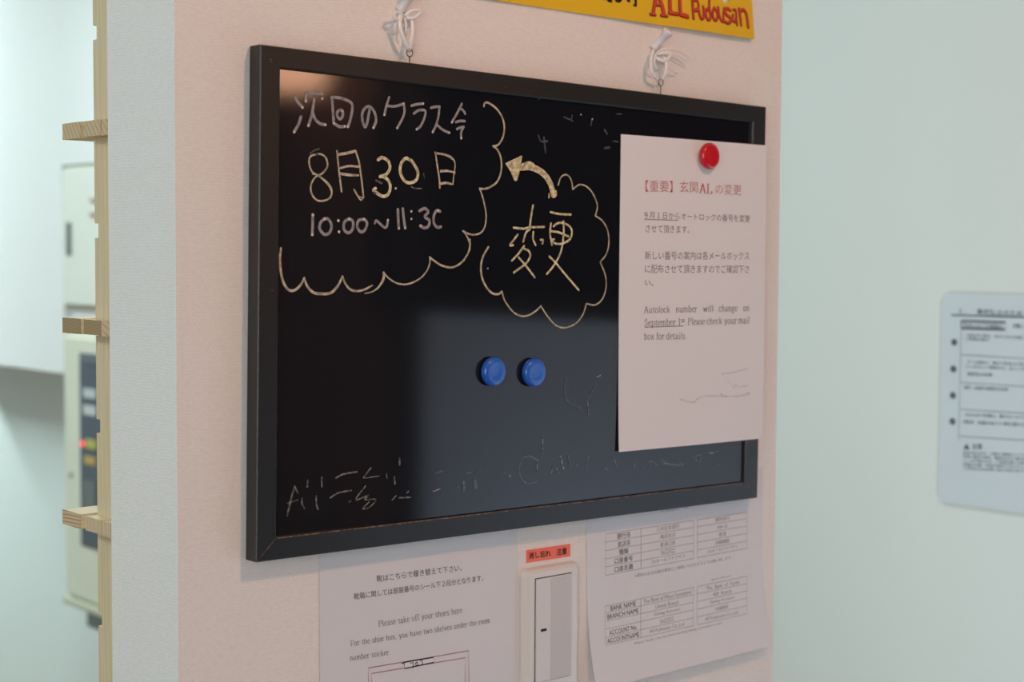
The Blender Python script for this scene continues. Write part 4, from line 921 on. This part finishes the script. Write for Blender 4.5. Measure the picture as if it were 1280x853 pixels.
# breaker / alarm panel
zt_ = onX(82, 415, XB)[2]; zb_ = onX(82, 755, XB)[2]; ye2 = onX(80.5, 600, XB)[1]
e = empty('control_panel', (1.0, ye2-0.5, zb_)); o_ = tuple(e.location)
MB().box((XB+0.006-1.0, 0.0, 0), (-0.001, 0.5, zt_-zb_), 0.004).build('box_body', M_BOX, e)
d_ = MB().box((XB-0.004-1.0, 0.012, 0.03), (XB+0.006-1.0, 0.488, zt_-zb_-0.012), 0.003).build('door', M_BOX, e)
MB().box((XB-0.010-1.0, 0.004, 0.004), (XB+0.006-1.0, 0.496, 0.022), 0.003).build('bottom_bead', M_BEAD, e)
def sub(name, pa, pb, m, depth, xf=XB-0.004, parent=None, ch=0.0):
    return bx(MB(), pa, pb, xf-depth, xf, ch, o_).build(name, m, parent or d_)
wd = sub('panel_window', (99, 441), (160, 700), M_WIN, 0.002)
a = onX(99, 440, XB-0.006); b = onX(99, 686, XB-0.006)
e_m = sub('window_header', (99, 441), (160, 459), M_WIN2, 0.004)
for (pa, pb, m) in (((104, 485.5), (119, 499), M_TAG), ((104, 506), (119, 520.5), M_TAG), ((107, 549), (119, 562.5), M_TAGY), ((105.5, 570), (118, 583), M_TAGO), ((104, 600), (119, 640), M_SLOT)):
    sub('label_field', pa, pb, m, 0.005)
c = onX(103, 555, XB-0.008)
MB().lathe([(0.007, 0), (0.007, 0.004), (0.004, 0.007)], (c[0]-o_[0]+0.004, c[1]-o_[1], c[2]-o_[2]), (-1, 0, 0), 14).build('signal_lamp', M_LED, d_, True)
c = onX(89, 594, XB-0.004)
MB().lathe([(0.006, 0), (0.006, 0.003)], (c[0]-o_[0], c[1]-o_[1], c[2]-o_[2]), (-1, 0, 0), 12).build('key_lock', M_SLOT, d_)
tag(e, 'beige steel control panel with dark window and glowing red lamp, behind the shoe shelf', 'control panel')
# dark conduit box under the panel
a = onX(108, 772, 0.93); b = onX(150, 800, 0.93)
e2 = tag(MB().box((0.93-0.99, 0, 0), (0.009, 0.18, 0.062), 0.004).build('conduit_box', M_SLOT), 'dark grey conduit box just below the beige control panel', 'box')
e2.location = (0.99, a[1]-0.18, min(a[2], b[2])+0.0)

# ------------------------------------------------------------------ sign on the corridor wall
XS = 0.998
tl = onX(1180, 367, XS); bl = onX(1171, 627, XS); w_ = 0.205
tl[1] = bl[1] = (tl[1]+bl[1])/2
s5 = Sheet([tl, tl+np.array([0, -w_, 0]), bl+np.array([0, -w_, 0]), bl], n=(-1, 0, 0), bulge=lambda u, v: 0.0006*math.sin(6*u+5*v)**2)
e = tag(empty('rules_sign', tuple(tl)), 'pale blue sleeved instruction sheet with four dots on the corridor wall', 'paper notice')
m_ = MB(); W_, H_ = s5.size()
ring = rrect(-0.004, W_+0.004, -0.004, H_+0.004, 0.02)
bsv = s5.b; s5.b = lambda u, v: 0.0
slv = [s5.at(p[0]/W_, p[1]/H_, -0.0012) for p in ring]; slf = [s5.at(p[0]/W_, p[1]/H_, -0.0006) for p in ring]; n = len(ring); s5.b = bsv
m_.add(slv+slf, [tuple(range(n)), tuple(range(2*n-1, n-1, -1))]+[(k_, (k_+1) % n, n+(k_+1) % n, n+k_) for k_ in range(n)])
under(m_.build('clear_sleeve', M_FILM), e)
under(s5.mesh('paper', M_SIGN, None, 10, 14), e)
m_ = MB(); o0, k0 = (1160, 360), 6.09
T5 = lambda t, x0, x1, y0, h: put_text(s5, m_, t, q(x0, y0), q(x1, y0+(x1-x0)*0.045), h, off=0.0006, offset=0.01)
T5('１．　事故防止のため【重要】', 235, 900, 195, 7)
put_line(s5, m_, [q(180, 207), q(900, 228)], 2.0, off=0.0006)
put_line(s5, m_, [q(258, 252), q(590, 262), q(588, 318), q(258, 308), q(258, 248)], 2.6, off=0.0006)
T5('安全上のご注意事項', 275, 570, 303, 6); T5('お願い　必ずお守り', 645, 900, 305, 6)
T5('本体の使用は、次のとおり注意してください', 300, 900, 372, 4); T5('ご利用の前に', 285, 470, 400, 4)
put_line(s5, m_, [q(255, 510), q(900, 548)], .7, off=0.0006); put_line(s5, m_, [q(250, 722), q(900, 760)], .7, off=0.0006); put_line(s5, m_, [q(255, 250), q(235, 1160)], .6, off=0.0006)
T5('万一の場合に、備えて安全に使用してください', 300, 900, 575, 4); T5('使い方をよく確認の上、正しくお使い下さい', 290, 900, 610, 4); T5('確認及び点検', 300, 490, 668, 4.5)
T5('清掃・点検時は電源を切る事', 275, 610, 772, 4.5)
o0, k0 = (1160, 500), 5.683
put_line(s5, m_, [q(235, 68), q(850, 105)], .7, off=0.0006); put_line(s5, m_, [q(230, 258), q(850, 300)], .7, off=0.0006)
T5('ぬれた手で機器に、触れないようにして下さい', 265, 850, 118, 4.5); T5('感電注意', 255, 325, 168, 4.5); T5('機器の近くに物を置かないで下さい', 355, 850, 175, 4.5)
put_poly(s5, m_, [q(253, 350), q(275, 310), q(297, 352)], 0.0006); T5('注意', 312, 388, 350, 7)
for j, t in enumerate(('緊急の時は必ず、係員まで連絡をしてください。万一の', '故障や異常の場合、電源を切り使用を中止してくださ', 'い。お子様のみの、ご利用は固くお断りいたします', '機器の分解、改造は危険ですのでしないで下さい', 'ご不明な点はお問い合わせ窓口までご連絡下さい')):
    T5(t, 252, 850, 385+j*28, 3.6)
for p in ((1193, 428), (1192, 461.5), (1191.3, 494.5), (1190.8, 527)):
    c_ = s5.m(*p); vs, fs = disc2d(c_, 0.0050, 14); m_.add([s5.at(v[0]/W_, v[1]/H_, 0.0006) for v in vs], fs)
under(m_.build('printed_lettering', M_SIGNINK), e)
